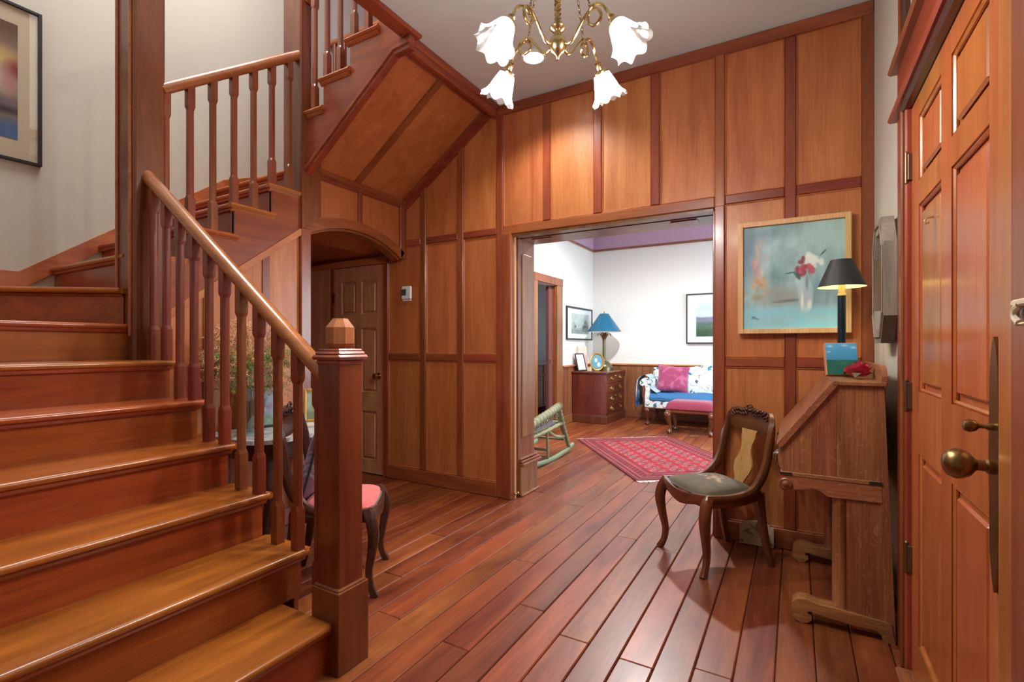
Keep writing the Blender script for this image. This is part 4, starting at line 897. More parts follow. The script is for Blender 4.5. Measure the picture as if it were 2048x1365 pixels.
# ================================================================== MARBLE TABLE AND ITS THINGS
mt_ = thing('marble_top_table', 'dark carved table with white marble top under the stairs', 'table', (-2.76, 2.0, 0))
tx0, tx1, ty0, ty1 = -3.045, -2.49, 1.60, 2.40
def rrect(x0, x1, y0, y1, r, n=6):
    P = []
    for cx_, cy2, a0 in ((x1-r, y1-r, 0), (x0+r*.3, y1-r*.3, PI/2), (x0+r*.3, y0+r*.3, PI), (x1-r, y0+r, 3*PI/2)):
        q = r if cx_ > (x0+x1)/2 else r*.3
        for k in range(n+1): a = a0+k*PI/2/n; P.append((cx_+q*math.cos(a), cy2+q*math.sin(a)))
    return P
mbm, mbt, mbb = nt('white_marble'); tc_ = N(mbt, 'ShaderNodeTexCoord'); nz = N(mbt, 'ShaderNodeTexNoise', i_Scale=5.0, i_Detail=8.0, i_Distortion=1.6); rpm = N(mbt, 'ShaderNodeValToRGB')
rpm.color_ramp.elements[0].position = .45; rpm.color_ramp.elements[0].color = (*s2l((228, 230, 228)), 1); rpm.color_ramp.elements[1].position = .62; rpm.color_ramp.elements[1].color = (*s2l((150, 156, 156)), 1)
mbt.links.new(tc_.outputs['Object'], nz.inputs['Vector']); mbt.links.new(nz.outputs['Fac'], rpm.inputs[0]); mbt.links.new(rpm.outputs[0], mbb.inputs['Base Color']); mbb.inputs['Roughness'].default_value = .15
obj('marble_top', M().prism(rrect(tx0, tx1, ty0, ty1, .16), 'z', .705, .728), mbm, mt_)
obj('apron', M().prism(rrect(tx0+.02, tx1-.03, ty0+.03, ty1-.03, .14), 'z', .61, .704), W['darkwx'], mt_)
for x, y in ((tx0+.06, ty0+.09), (tx0+.06, ty1-.09), (tx1-.10, ty0+.12), (tx1-.10, ty1-.12)):
    P = spline([(x, y, .62), (x+.01, y, .5), (x+.03, y, .38), (x-.005, y, .2), (x+.0, y, .08), (x+.025, y, 0)], 4)
    obj('leg', M().sweep(P, lerps([.032, .036, .026, .018, .016, .022], len(P)), lerps([.032, .036, .026, .018, .016, .022], len(P)), up=(0, 1, 0), sq=True), W['darkwz'], mt_, True)
vs_ = thing('glass_vase', 'clear glass vase full of stems on the marble table', 'vase', (-2.82, 1.78, .728))
obj('vessel', M().lathe([(.001, .730), (.055, .730), (.060, .738), (.066, .86), (.078, .93), (.074, .93), (.062, .86), (.056, .742), (.001, .742)], (-2.82, 1.78, 0), 28), glass('vase_glass', .03, (.86, .93, .95), .8), vs_, True)
pb = thing('dried_bouquet', 'feathery green fern and dried pink stems arranged in the glass vase', 'plant', (-2.82, 1.78, .745))
stems = M(); fern = M(); dry = M(); r_ = random.Random(3); BC = Vector((-2.82, 1.78, 1.13))
for i in range(40):
    a = r_.uniform(0, 2*PI); sp_ = r_.uniform(.06, .22); h = r_.uniform(.30, .60)
    stems.tube(spline([(BC.x+.03*math.cos(a), BC.y+.03*math.sin(a), .75), (BC.x+.05*math.cos(a), BC.y+.05*math.sin(a), .92), (BC.x+sp_*.6*math.cos(a), BC.y+sp_*.6*math.sin(a), .75+h*.75), (BC.x+sp_*math.cos(a), BC.y+sp_*math.sin(a), .75+h)], 5), .0018, 4)
for i in range(760):            # sprigs: a curved hair-thin rachis with side needles
    a = r_.uniform(0, 2*PI); e = r_.uniform(-1, 1)**3; q = r_.random()**.5; rad = .21*q*math.cos(e*1.2); top_ = e > .25 or q > .86
    if BC.x+rad*math.cos(a) < -3.03: continue
    p = BC+Vector((rad*math.cos(a), rad*math.sin(a)*1.1, .02+.23*q*math.sin(e*1.4))); d = Vector((math.cos(a), math.sin(a), r_.uniform(.1, 1.6))).normalized(); tgt = dry if top_ or r_.random() < .22 else fern
    for k in range(11):
        p = p+d*.009; d = (d+Vector((r_.gauss(0, .25), r_.gauss(0, .25), r_.gauss(-.05, .2)))).normalized()
        for w_ in range(3):
            n_ = d.cross(Vector((r_.gauss(0, 1), r_.gauss(0, 1), r_.gauss(0, 1)))).normalized(); tip = p+n_*r_.uniform(.010, .024)+d*.008
            if tip.x > -3.035: tgt.add([p-d*.0026, p+d*.0026, tip], [(0, 1, 2)])
obj('stems', stems, plain('dry_stem', (150, 124, 82), .8), pb); obj('fern_fronds', fern, plain('fern_green', (150, 176, 108), .8), pb, kind='stuff', recalc=False); obj('dried_sprays', dry, plain('dried_pink', (214, 168, 128), .8), pb, kind='stuff', recalc=False)
gf = thing('gilt_picture_frame', 'small gilt framed landscape standing on the marble table', 'picture', (-2.86, 2.26, .728)); gf.rotation_euler = (math.radians(-12), 0, math.radians(52))
for a, b, c, d in ((-.075, -.058, 0, .23), (.058, .075, 0, .23), (-.058, .058, 0, .018), (-.058, .058, .212, .23)): obj('frame_bar', M().box(a, b, -.012, .008, c, d, .004), W['gold'], gf, local=True)
canvas('print', lambda u, v: (-.058+u*.116, -.002, .018+v*.194), 24, 30, lambda u, v: mixc(np.zeros((len(u), 3))+(150, 160, 142)+(noise2(u, v, 6, 71)-.5)[:, None]*60, (92, 104, 74), np.clip((.45-v)*4, 0, 1)*.7), W['print'], gf, local=True)
obj('easel_back', M().box(-.05, .05, .008, .014, .0, .2), W['black'], gf, local=True)
bf = thing('tabletop_picture', 'dark framed colourful print propped behind the vase', 'picture', (-2.94, 1.93, .728)); bf.rotation_euler = (math.radians(-10), 0, math.radians(66))
for a, b, c, d in ((-.12, -.105, 0, .27), (.105, .12, 0, .27), (-.105, .105, 0, .015), (-.105, .105, .255, .27)): obj('frame_bar', M().box(a, b, -.010, .008, c, d, .003), W['black'], bf, local=True)
canvas('print', lambda u, v: (-.105+u*.21, -.002, .015+v*.24), 30, 30, lambda u, v: mixc(mixc(np.zeros((len(u), 3))+(170, 186, 206)+(noise2(u, v, 6, 81)-.5)[:, None]*70, (150, 96, 140), blob(u, v, .5, .5, .4, .12, .8)*np.clip(noise2(u, v, 12, 82)*2-.5, 0, 1)), (96, 132, 90), np.clip((.35-v)*5, 0, 1)*np.clip(noise2(u, v, 9, 83)*2-.4, 0, 1)), W['print'], bf, local=True)

# ================================================================== LIVING ROOM FURNITURE
# drawer cabinet
cb = thing('drawer_cabinet', 'dark cherry cabinet of four drawers with brass pulls under the blue lamp', 'cabinet', (-2.9, 8.0, 0))
cw = wood('cabinet_mahogany', (82, 36, 24), (116, 58, 38), 'z', .28, .4, .03); cwy = wood('cabinet_mahogany_y', (82, 36, 24), (116, 58, 38), 'y', .28, .4, .05)
obj('carcass', M().box(-3.19, -2.62, 7.52, 8.49, .10, .80, .004), cw, cb); obj('top', M().box(-3.195, -2.59, 7.50, 8.495, .80, .832, .008), cw, cb)
obj('plinth', M().box(-3.195, -2.60, 7.505, 8.495, 0, .12, .006).box(-3.192, -2.61, 7.512, 8.495, .12, .135, .005), cw, cb)
for i in range(4):
    z0 = .15+.163*i; d = obj('drawer', M().box(-2.63, -2.612, 7.55, 8.46, z0, z0+.15, .005), cwy, cb)
    for y in (7.80, 8.22):
        obj('bail_pull', M().box(-2.613, -2.607, y-.045, y+.045, z0+.06, z0+.10, .003).tube(spline([(-2.607, y-.035, z0+.085), (-2.588, y-.03, z0+.06), (-2.585, y, z0+.052), (-2.588, y+.03, z0+.06), (-2.607, y+.035, z0+.085)], 3), .005, 6).box(-2.612, -2.606, y-.02, y+.02, z0+.045, z0+.115, .003), W['brass'], d, True)
    if i % 2: obj('lock', M().lathe([(.001, 0), (.011, 0), (.009, .006), (.001, .007)], (-2.612, 8.0, z0+.11), 12, Matrix.Rotation(PI/2, 4, 'Y')), W['brass'], d, True)
# blue lamp
tlp = thing('table_lamp', 'brass column table lamp with wide blue metal shade on the drawer cabinet', 'lamp', (-2.86, 8.14, .832)); LP = (-2.86, 8.14, 0)
vb = plain('verdigris_brass', (112, 108, 82), .35, .8, .1, 40)
obj('base', M().lathe([(.001, .833), (.155, .833), (.155, .885), (.135, .895), (.130, .92), (.115, .935), (.095, .965), (.055, .985), (.036, .99), (.001, .991)], LP, 28), vb, tlp, True)
obj('column', M().lathe([(.036, .985), (.036, 1.0), (.030, 1.005), (.029, 1.345), (.034, 1.35), (.034, 1.36), (.001, 1.361)], LP, 20), vb, tlp, True)
lv = M()
for k in range(8):
    a = k*PI/4; c, s_ = math.cos(a), math.sin(a)
    lv.sweep(spline([(LP[0]+.025*c, LP[1]+.025*s_, 1.36), (LP[0]+.06*c, LP[1]+.06*s_, 1.43), (LP[0]+.10*c, LP[1]+.10*s_, 1.46), (LP[0]+.125*c, LP[1]+.125*s_, 1.42)], 4), .014, .004, n=6)
    lv.sweep(spline([(LP[0]+.03*c, LP[1]+.03*s_, 1.41), (LP[0]+.055*c, LP[1]+.055*s_, 1.47), (LP[0]+.075*c, LP[1]+.075*s_, 1.48)], 3), .012, .004, n=6)
lv.lathe([(.03, 1.36), (.045, 1.40), (.05, 1.47), (.001, 1.48)], LP, 14); obj('leaf_capital', lv, plain('bronze_leaves', (112, 92, 62), .4, .8), tlp, True)
bs, bt, bb = nt('blue_shade_white_lining'); g_ = N(bt, 'ShaderNodeNewGeometry'); bm = N(bt, 'ShaderNodeMix', data_type='RGBA'); bm.inputs[6].default_value = (*s2l((24, 92, 124)), 1); bm.inputs[7].default_value = (*s2l((236, 232, 216)), 1)
bt.links.new(g_.outputs['Backfacing'], bm.inputs[0]); bt.links.new(bm.outputs[2], bb.inputs['Base Color']); bb.inputs['Roughness'].default_value = .3
obj('lamp_shade', M().lathe([(.292, 1.49), (.075, 1.80)], LP, 40, caps=False), bs, tlp, True, recalc=False)
obj('finial', M().lathe([(.001, 1.79), (.02, 1.80), (.012, 1.815), (.016, 1.825), (.001, 1.84)], LP, 12), W['brass'], tlp, True)
obj('light_bulb', M().lathe([(.001, 1.50), (.014, 1.51), (.03, 1.55), (.026, 1.58), (.001, 1.60)], LP, 14), W['bulb'], tlp, True)
lamp('table_lamp_light', 'POINT', (LP[0], LP[1], 1.56), 20, (1, .95, .84), .03)
# frames on the cabinet
of = thing('oval_picture_frame', 'oval gilt frame with blue portrait on the drawer cabinet', 'picture', (-2.86, 7.80, .833)); of.rotation_euler = (math.radians(-14), 0, math.radians(28))
def oval(r, n=32): return [(r*.118*math.cos(2*PI*k/n), .155+r*.150*math.sin(2*PI*k/n)) for k in range(n)]
R_ = [[(x*s_, y_, .155+(z-.155)*s_) for x, z in oval(1)] for s_, y_ in ((1.0, .006), (1.04, -.004), (.98, -.014), (.86, -.010), (.80, 0), (.80, .006))]
obj('oval_frame', M().rings(R_, caps=False), W['gold'], of, True, local=True)
canvas('portrait', lambda u, v: (.8*.118*v*math.cos(2*PI*u), -.001, .155+.8*.150*v*math.sin(2*PI*u)), 32, 8, lambda u, v: mixc(mixc(np.zeros((len(u), 3))+(70, 130, 150), (206, 220, 224), blob(v*np.cos(2*PI*u), v*np.sin(2*PI*u), -.15, .2, .3, .35, .5)), (190, 214, 224), blob(v*np.cos(2*PI*u), v*np.sin(2*PI*u), .3, -.4, .35, .4, .5)), W['print'], of, local=True)
obj('easel_back', M().prism(oval(.9), 'y', .006, .012), W['black'], of, local=True)
bp_ = thing('desk_photo_frame', 'black standing photo frame leaning beside the oval frame', 'picture', (-3.06, 7.64, .833)); bp_.rotation_euler = (math.radians(-16), 0, math.radians(66))
for a, b, c, d in ((-.10, -.082, 0, .30), (.082, .10, 0, .30), (-.082, .082, 0, .018), (-.082, .082, .282, .30)): obj('frame_bar', M().box(a, b, -.012, .006, c, d, .003), W['black'], bp_, local=True)
obj('photo', M().box(-.082, .082, -.004, .002, .018, .282), plain('pale_photo', (206, 206, 204), .5, 0, 0, 60, .2), bp_, local=True); obj('strut', M().box(-.04, .04, .006, .012, .0, .25), W['black'], bp_, local=True)
cd = thing('greeting_card', 'pale pink card standing behind the black photo frame', 'card', (-3.10, 7.80, .842)); cd.rotation_euler = (math.radians(-6), 0, math.radians(60))
obj('card_front', M().box(-.09, .09, -.002, .001, 0, .40), plain('pink_card', (218, 188, 178), .8), cd, local=True); obj('card_fold', M().box(-.09, -.086, .001, .06, 0, .40), plain('pink_card_b', (222, 200, 190), .8), cd, local=True)
bx_ = thing('trinket_box', 'small cream trinket box in front of the oval frame', 'box', (-2.93, 7.61, .833)); obj('box_body', M().box(-2.96, -2.90, 7.60, 7.65, .833, .90, .004), plain('cream_enamel', (206, 196, 170), .4), bx_); obj('lid', M().box(-2.963, -2.897, 7.597, 7.653, .90, .915, .004), W['brass'], bx_)
# sofa
fb, ft_, fbb = nt('floral_chintz'); tcx = N(ft_, 'ShaderNodeTexCoord'); Lk = ft_.links
vo = N(ft_, 'ShaderNodeTexVoronoi', i_Scale=12.0, i_Randomness=1.0); nzv = N(ft_, 'ShaderNodeTexNoise', i_Scale=14.0, i_Detail=2.0); mxv = N(ft_, 'ShaderNodeMix', data_type='RGBA'); mxv.inputs[0].default_value = .14
Lk.new(tcx.outputs['Object'], mxv.inputs[6]); Lk.new(nzv.outputs['Color'], mxv.inputs[7]); Lk.new(tcx.outputs['Object'], nzv.inputs['Vector']); Lk.new(mxv.outputs[2], vo.inputs['Vector'])
pet_ = N(ft_, 'ShaderNodeMapRange'); pet_.inputs['From Min'].default_value = .40; pet_.inputs['From Max'].default_value = .34; Lk.new(vo.outputs['Distance'], pet_.inputs['Value'])
sel = N(ft_, 'ShaderNodeSeparateColor'); Lk.new(vo.outputs['Color'], sel.inputs[0]); cr_ = N(ft_, 'ShaderNodeValToRGB'); cr_.color_ramp.interpolation = 'CONSTANT'
for p_, c_ in ((0, (48, 116, 150)), (.32, (84, 96, 122)), (.5, (40, 128, 162)), (.72, (170, 96, 112)), (.85, (70, 120, 110))):
    e_ = cr_.color_ramp.elements.new(p_) if p_ else cr_.color_ramp.elements[0]; e_.color = (*s2l(c_), 1)
cr_.color_ramp.elements[-1].color = (*s2l((214, 226, 232)), 1); Lk.new(sel.outputs[0], cr_.inputs[0])
vn = N(ft_, 'ShaderNodeTexNoise', i_Scale=6.0, i_Detail=1.0, i_Distortion=.8); Lk.new(tcx.outputs['Object'], vn.inputs['Vector']); ab_ = N(ft_, 'ShaderNodeMath', operation='SUBTRACT'); ab_.inputs[1].default_value = .5; Lk.new(vn.outputs['Fac'], ab_.inputs[0])
ab2 = N(ft_, 'ShaderNodeMath', operation='ABSOLUTE'); Lk.new(ab_.outputs[0], ab2.inputs[0]); vl = N(ft_, 'ShaderNodeMath', operation='LESS_THAN'); vl.inputs[1].default_value = .007; Lk.new(ab2.outputs[0], vl.inputs[0])
b1 = N(ft_, 'ShaderNodeMix', data_type='RGBA'); b1.inputs[6].default_value = (*s2l((216, 228, 232)), 1); b1.inputs[7].default_value = (*s2l((120, 104, 96)), 1); Lk.new(vl.outputs[0], b1.inputs[0])
b2_ = N(ft_, 'ShaderNodeMix', data_type='RGBA'); gt = N(ft_, 'ShaderNodeMath', operation='GREATER_THAN'); gt.inputs[1].default_value = .45; Lk.new(sel.outputs[1], gt.inputs[0]); mlt = N(ft_, 'ShaderNodeMath', operation='MULTIPLY'); Lk.new(gt.outputs[0], mlt.inputs[0]); Lk.new(pet_.outputs[0], mlt.inputs[1])
Lk.new(mlt.outputs[0], b2_.inputs[0]); Lk.new(b1.outputs[2], b2_.inputs[6]); Lk.new(cr_.outputs[0], b2_.inputs[7]); Lk.new(b2_.outputs[2], fbb.inputs['Base Color']); fbb.inputs['Roughness'].default_value = .85
def claw_leg(root, x, y, h, s=1, dx=0, dy=-1, mat='mahogz'):
    P = spline([(x, y, h), (x+dx*.03*s, y+dy*.03*s, h*.82), (x+dx*.028*s, y+dy*.028*s, h*.62), (x, y, h*.38), (x-dx*.006, y-dy*.006, h*.2), (x+dx*.012, y+dy*.012, .04)], 4)
    lg = obj('leg', M().sweep(P, lerps([.042*s, .050*s, .038*s, .024*s, .018*s, .024*s], len(P)), lerps([.042*s, .050*s, .038*s, .024*s, .018*s, .024*s], len(P)), up=(0, 1, 0)), W[mat], root, True)
    m = M(); c = (x+dx*.014, y+dy*.014, .032*s); ellipsoid(m, c, (.032*s, .032*s, .032*s))
    for k in range(4): a = k*PI/2+.4; m.tube([(c[0]+.016*s*math.cos(a), c[1]+.016*s*math.sin(a), .066*s), (c[0]+.034*s*math.cos(a), c[1]+.034*s*math.sin(a), .045*s), (c[0]+.036*s*math.cos(a), c[1]+.036*s*math.sin(a), .012*s)], .007*s, 5)
    obj('claw_foot', m, W[mat], lg, True); m = M(); ellipsoid(m, (x+dx*.04*s, y+dy*.04*s, h*.80), (.05*s, .05*s, .05*s)); obj('knee_carving', m, W[mat], lg, True)
sf_ = thing('camelback_sofa', 'camelback sofa in blue and white floral chintz with claw feet', 'sofa', (-1.15, 8.1, 0))
SX0, SX1, SY0, SY1 = -2.10, -.10, 7.78, 8.47
obj('seat_rail', M().box(SX0+.03, SX1-.03, SY0, SY1-.06, .27, .40, .015), fb, sf_)
sw_ = M().grid(lambda u, v: (SX0+.10+u*(SX1-SX0-.2), SY0-.01+v*.56, .40+.10*min(1, 6*min(v+.02, 1.02-v))**.5+.012*math.sin(u*19)*math.sin(v*7+u*5)), 50, 16); sw_.box(SX0+.10, SX1-.10, SY0-.01, SY0+.54, .38, .45, .02)
obj('seat_cushion', sw_, plain('cobalt_cotton', (44, 104, 156), .85, 0, .2, 60, .1), sf_, True)
xs = np.linspace(SX0+.04, SX1-.04, 40); camel = lambda x: .86+.12*math.exp(-((x-(SX0+SX1)/2)/.42)**2)+.03*math.cos((x-SX0)*3)
R_ = [[(x, SY1-.20, .42), (x, SY1-.17, camel(x)-.04), (x, SY1-.13, camel(x)), (x, SY1-.06, camel(x)-.005), (x, SY1-.02, camel(x)-.05), (x, SY1-.01, .27), (x, SY1-.14, .27)] for x in xs]
obj('back', M().rings(R_), fb, sf_, True)
for x, s_ in ((SX0, 1), (SX1, -1)):
    prof = [(.10, .27), (.10, .52), (.115, .62), (.11, .70), (.06, .745), (0, .735), (-.05, .69), (-.05, .635), (-.01, .61), (.03, .63), (.04, .56), (.03, .45), (.025, .27)]
    obj('arm', M().prism([(x+s_*a, z) for a, z in prof], 'y', SY0+.02, SY1-.1), fb, sf_)
for x, y, dy in ((SX0+.06, SY0+.05, -1), (SX1-.06, SY0+.05, -1), ((SX0+SX1)/2, SY0+.05, -1), (SX0+.08, SY1-.10, 1), (SX1-.08, SY1-.10, 1)): claw_leg(sf_, x, y, .29, .95, 0, dy)
def damask(u, v): n = noise2(u, v, 10, 91); return mixc(np.zeros((len(u), 3))+(146, 58, 94), (186, 104, 140), np.clip((n-.46)*9, 0, 1)*.7)
cushion('sofa_pillow', 'rose damask square pillow on the floral sofa', 'pillow', (-1.73, 8.12, .498), (math.radians(-20), math.radians(4), math.radians(8)), .50, .46, .16, damask, None, 30)
tw = thing('throw_blanket', 'blue and white woven throw with fringe over the sofa arm', 'blanket', (SX0, 8.0, .6))
def thr(u, v):
    k = [(-1.88, .50), (-1.97, .56), (-1.985, .66), (-2.0, .74), (-2.06, .775), (-2.13, .755), (-2.175, .70), (-2.19, .60), (-2.20, .48), (-2.205, .37)]
    t_ = u*(len(k)-1); i = min(int(t_), len(k)-2); f = t_-i; x = k[i][0]*(1-f)+k[i+1][0]*f; z = k[i][1]*(1-f)+k[i+1][1]*f
    return (x-.012+.010*math.sin(v*17)*u, 7.80+.42*v+.02*math.sin(u*6), z+.014)
mw_ = M().grid(thr, 36, 40); mew = mesh('cloth', mw_, True, False); U, V = np.meshgrid(np.linspace(0, 1, 37), np.linspace(0, 1, 41), indexing='ij')
ct = mixc(np.zeros((U.size, 3))+(176, 204, 216), (62, 112, 150), ((np.abs(((U+V*.5).ravel()*14) % 1-.5) < .16)*.75)); ct = mixc(ct, (36, 78, 120), np.clip((U.ravel()-.86)*9, 0, 1)); ct /= 255; colour(mew, np.where(ct <= .04045, ct/12.92, ((ct+.055)/1.055)**2.4)); obj('cloth', mew, W['textile'], tw)
fg = M()
for k in range(46): y = 7.80+.42*k/45; fg.tube([(-2.218, y, .39), (-2.222, y+.004, .33), (-2.218+.004*math.sin(k*3), y, .28)], .0045, 4)
obj('fringe', fg, plain('blue_fringe', (40, 80, 122), .9), tw, kind='stuff')
# bench
be = thing('footstool_bench', 'carved claw-foot bench with rose velvet cushion in front of the sofa', 'bench', (-1.28, 7.37, 0))
obj('seat_frame', M().box(-1.60, -.98, 7.17, 7.60, .30, .36, .008), W['mahogx'], be)
def bs_(u, v): a, b = u*2-1, v*2-1; e = max(0, (1-a**8)*(1-b**8))**.45; return (-1.29+a*.325, 7.385+b*.225, .355+.115*e)
obj('cushion', M().grid(bs_, 36, 26), plain('rose_velvet', (128, 26, 60), .7, 0, .1, 80, 0.08, 0, .25), be, True, recalc=False)
nb = M()
for k in range(52): nb.lathe([(.001, 0), (.005, .001), (.003, .004), (.001, .005)], (-1.60+.012*k, 7.172, .358), 6, Matrix.Rotation(PI/2, 4, 'X'))
obj('nailhead_trim', nb, W['brass'], be, kind='stuff')
for x, y, dx, dy in ((-1.56, 7.21, -.7, -.7), (-1.02, 7.21, .7, -.7), (-1.56, 7.56, -.7, .7), (-1.02, 7.56, .7, .7)): claw_leg(be, x, y, .34, .95, dx, dy)
# rug
ru = thing('oriental_rug', 'red oriental rug with octagonal medallion rows and white fringe', 'rug', (-1.38, 5.71, 0), math.atan2(.80, 1.04))
def p_rug(u, v):
    c = np.zeros((len(u), 3))+(150, 22, 38); n = noise2(u, v, 20, 101); e = np.minimum(np.minimum(u, 1-u)*1.31, np.minimum(v, 1-v)*2.05)
    bd = [(0, .03, (96, 18, 32)), (.03, .045, (140, 70, 66)), (.045, .085, (108, 22, 36)), (.085, .10, (146, 76, 70)), (.10, .19, (116, 26, 40)), (.19, .205, (150, 80, 72)), (.205, .24, (122, 26, 40)), (.24, .25, (80, 24, 40))]
    for a, b, col in bd: c = mixc(c, col, ((e >= a) & (e < b))*1.0)
    inb = (e > .10) & (e < .19); pat = (np.sin(u*1.31*90)*np.sin(v*2.05*90)); c = mixc(c, (62, 24, 46), (inb & (pat > .35))*.85); c = mixc(c, (160, 96, 84), (inb & (pat < -.7))*.6)
    inb2 = (e > .045) & (e < .085); c = mixc(c, (74, 26, 44), (inb2 & (np.sin((u*1.31+v*2.05)*150) > .3))*.7)
    fld = e > .25; U_ = (u*1.31-.25)/(.81); V_ = (v*2.05-.25)/(1.55); cu = (U_*4) % 1-.5; cv = (V_*11) % 1-.5; d = np.maximum(np.maximum(abs(cu)/.36, abs(cv)/.40), (abs(cu)/.36+abs(cv)/.40)*.7)
    c = mixc(c, (168, 140, 126), (fld & (d < 1) & (d > .84))*.75); c = mixc(c, (84, 34, 52), (fld & (d < .86))*.85); c = mixc(c, (170, 140, 124), (fld & (d < .7) & (((cu > 0) ^ (cv > 0))))*.55); c = mixc(c, (150, 22, 38), (fld & (d < .28))*.9)
    cu2 = (U_*4+.5) % 1-.5; cv2 = (V_*11+.5) % 1-.5; d2 = abs(cu2)/.14+abs(cv2)/.3; c = mixc(c, (90, 30, 50), (fld & (d2 < 1) & (d2 > .5))*.8)
    return c*(.85+.3*n)[:, None]
canvas('pile', lambda u, v: (-.655+u*1.31, -1.025+v*2.05, .010+.0015*math.sin(u*9+v*5)), 150, 230, p_rug, W['rug'], ru, local=True)
obj('rug_backing', M().box(-.655, .655, -1.025, 1.025, .001, .0085), plain('rug_edge', (120, 30, 46), .95), ru, local=True)
fg = M(); rr_ = random.Random(9)
for s_ in (-1, 1):
    for k in range(130): x = -.652+.01003*k; y = s_*1.022; fg.add([(x-.004, y, .007), (x+.004, y, .007), (x+.004+rr_.gauss(0, .005), y+s_*rr_.uniform(.04, .075), .003), (x-.003+rr_.gauss(0, .004), y+s_*.045, .004)], [(0, 1, 2, 3)])
obj('fringe', fg, plain('wool_fringe', (214, 206, 196), .95), ru, local=True, kind='stuff', recalc=False)
# wicker rocker
rk = thing('wicker_rocker', 'sage green wicker rocking chair with rolled arms beside the doorway', 'rocking chair', (-2.53, 4.9, 0))
wk = plain('sage_wicker', (136, 140, 108), .7, 0, .5, 130, .12); wkd = plain('sage_painted_wood', (122, 138, 108), .6)
def braid(P, r, per): 
    n = len(P); return [r*(1+.12*math.sin(i*2*PI/per)) for i in range(n)]
for x, s_ in ((-2.29, 1), (-2.77, -1)):
    P = spline([(x, 4.30, .44), (x, 4.55, .49), (x, 4.80, .53), (x, 4.98, .565), (x, 5.04, .575)], 22); obj('arm', M().sweep(P, braid(P, .042, 6), braid(P, .042, 6), n=12), wk, rk, True)
    P = spline([(x, 5.02, .56), (x, 5.06, .46), (x, 5.13, .33), (x, 5.22, .20), (x, 5.31, .065)], 12); obj('front_leg', M().sweep(P, lerps([.022, .030, .030, .024, .020], len(P)), [h*(1+.1*math.sin(i*1.3)) for i, h in enumerate(lerps([.03, .04, .036, .028, .022], len(P)))], up=(1, 0, 0), n=8), wk, rk, True)
    P = spline([(x, 4.15, .13), (x, 4.45, .045), (x, 4.85, .022), (x, 5.2, .045), (x, 5.42, .085)], 6); obj('rocker', M().sweep(P, .017, .021, sq=True), wkd, rk, True)
    obj('rear_leg', M().sweep([(x, 4.32, .47), (x, 4.36, .3), (x, 4.42, .06)], .02, .02), wk, rk, True)
    P = spline([(x, 4.35, .33), (x, 4.7, .345), (x, 5.10, .38)], 14); obj('seat_rail', M().sweep(P, braid(P, .022, 5), braid(P, .022, 5), n=8), wk, rk, True)
    sc_ = M()
    for q in range(5):
        cy2 = 4.48+.12*q; cz2 = .415+.012*q
        sc_.tube([(x, cy2+(.045-.0035*k)*math.cos(k*.7), cz2+(.045-.0035*k)*math.sin(k*.7)) for k in range(13)], .006, 5)
    obj('scrollwork', sc_, wk, rk, True)
    obj('brace', M().sweep(spline([(x, 4.75, .34), (x, 4.95, .25), (x, 5.16, .22)], 8), .012, .016), wk, rk, True)
    obj('rocker_stay', M().sweep([(x, 4.72, .34), (x, 4.74, .05)], .015, .015), wk, rk, True)
obj('stretcher', M().sweep([(-2.29, 5.17, .18), (-2.77, 5.17, .18)], .014, .014), wkd, rk, True); obj('stretcher', M().sweep([(-2.29, 4.73, .14), (-2.77, 4.73, .14)], .014, .014), wkd, rk, True)
obj('front_rail', M().sweep([(-2.29, 5.10, .37), (-2.77, 5.10, .37)], .025, .03), wk, rk, True)
obj('seat', M().box(-2.75, -2.31, 4.36, 5.08, .35, .375, .006), wk, rk)
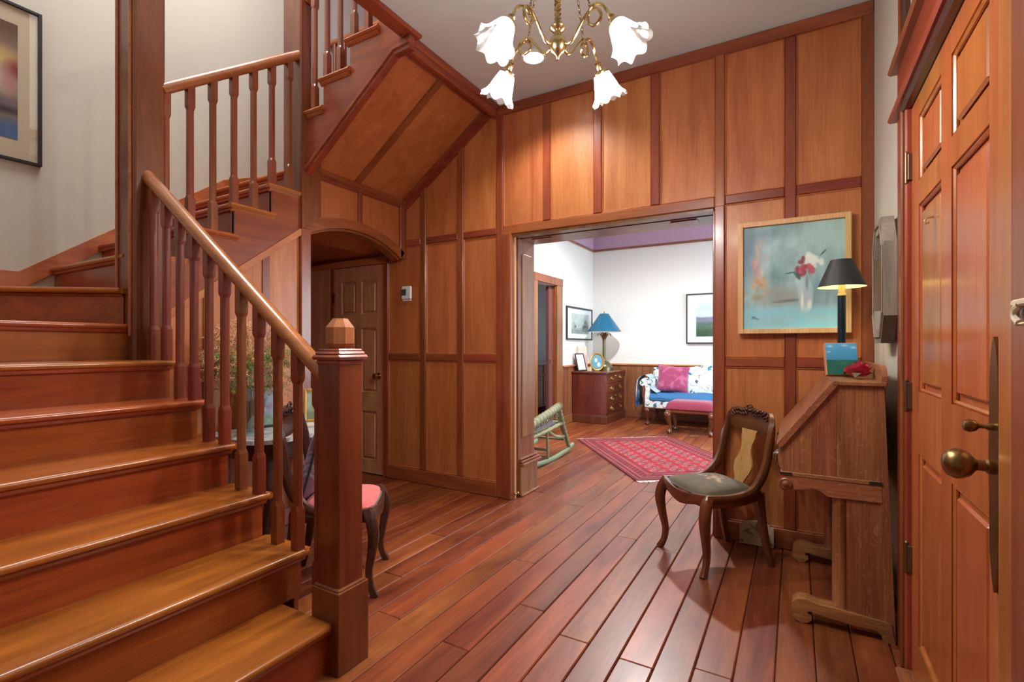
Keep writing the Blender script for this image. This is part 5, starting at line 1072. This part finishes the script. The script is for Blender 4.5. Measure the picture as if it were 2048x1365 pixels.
obj('seat_cushion', M().grid(lambda u, v: (-2.74+.42*u, 4.38+.66*v, .375+.06*max(0, (1-(2*u-1)**6)*(1-(2*v-1)**6))**.5), 20, 24), plain('lavender_cotton', (140, 126, 136), .9), rk, True, recalc=False)
bkm = M()
for k in range(12): x = -2.75+.04*k; bkm.sweep([(x, 4.33, .40), (x, 4.22, .75), (x, 4.14, 1.05)], .009, .009, n=6)
P = spline([(-2.77, 4.33, .44), (-2.78, 4.20, .85), (-2.70, 4.13, 1.08), (-2.53, 4.12, 1.13), (-2.36, 4.13, 1.08), (-2.28, 4.20, .85), (-2.29, 4.33, .44)], 10); bkm.sweep(P, .028, .028, n=8); obj('woven_back', bkm, wk, rk, True)
# room beyond the doorway
kc = thing('kitchen_cabinet', 'honey wood base cabinet glimpsed through the living room doorway', 'cabinet', (-4.3, 9.0, 0))
hw = wood('honey_maple', (150, 84, 44), (184, 116, 66), 'z', .4, .2, .04)
obj('carcass', M().box(-4.78, -4.22, 8.0, 10.0, .08, .89), hw, kc); obj('counter', M().box(-4.79, -4.19, 7.98, 10.0, .89, .925, .006), plain('pale_counter', (214, 210, 200), .3), kc)
for i in range(4):
    y = 8.03+.49*i; d = obj('drawer', M().box(-4.225, -4.205, y, y+.46, .70, .86, .006), hw, kc); obj('pull', M().tube(spline([(-4.205, y+.19, .78), (-4.18, y+.2, .775), (-4.18, y+.26, .775), (-4.205, y+.27, .78)], 3), .006, 6), W['brass'], d, True)
    obj('cabinet_door', M().box(-4.225, -4.205, y, y+.46, .11, .67, .006).box(-4.21, -4.198, y+.08, y+.38, .18, .60, .008), hw, kc)
for z0, z1, y0, y1, lb in ((1.44, 1.72, 8.72, 9.02, 'small cream framed print above the honey wood cabinet'), (.96, 1.32, 8.70, 9.12, 'larger framed print standing on the counter beyond the doorway')):
    q_ = thing('framed_print', lb, 'picture', (-4.78, (y0+y1)/2, z0)); xo = -4.80 if z0 > 1.3 else -4.70
    frame_yz(q_, y0, y1, z0, z1, xo, .025, .02, W['gold'] if z0 > 1.3 else W['wain']); obj('print', M().box(xo, xo+.01, y0+.02, y1-.02, z0+.02, z1-.02), plain('aged_paper', (206, 200, 178), .8, 0, 0, 60, .2), q_)
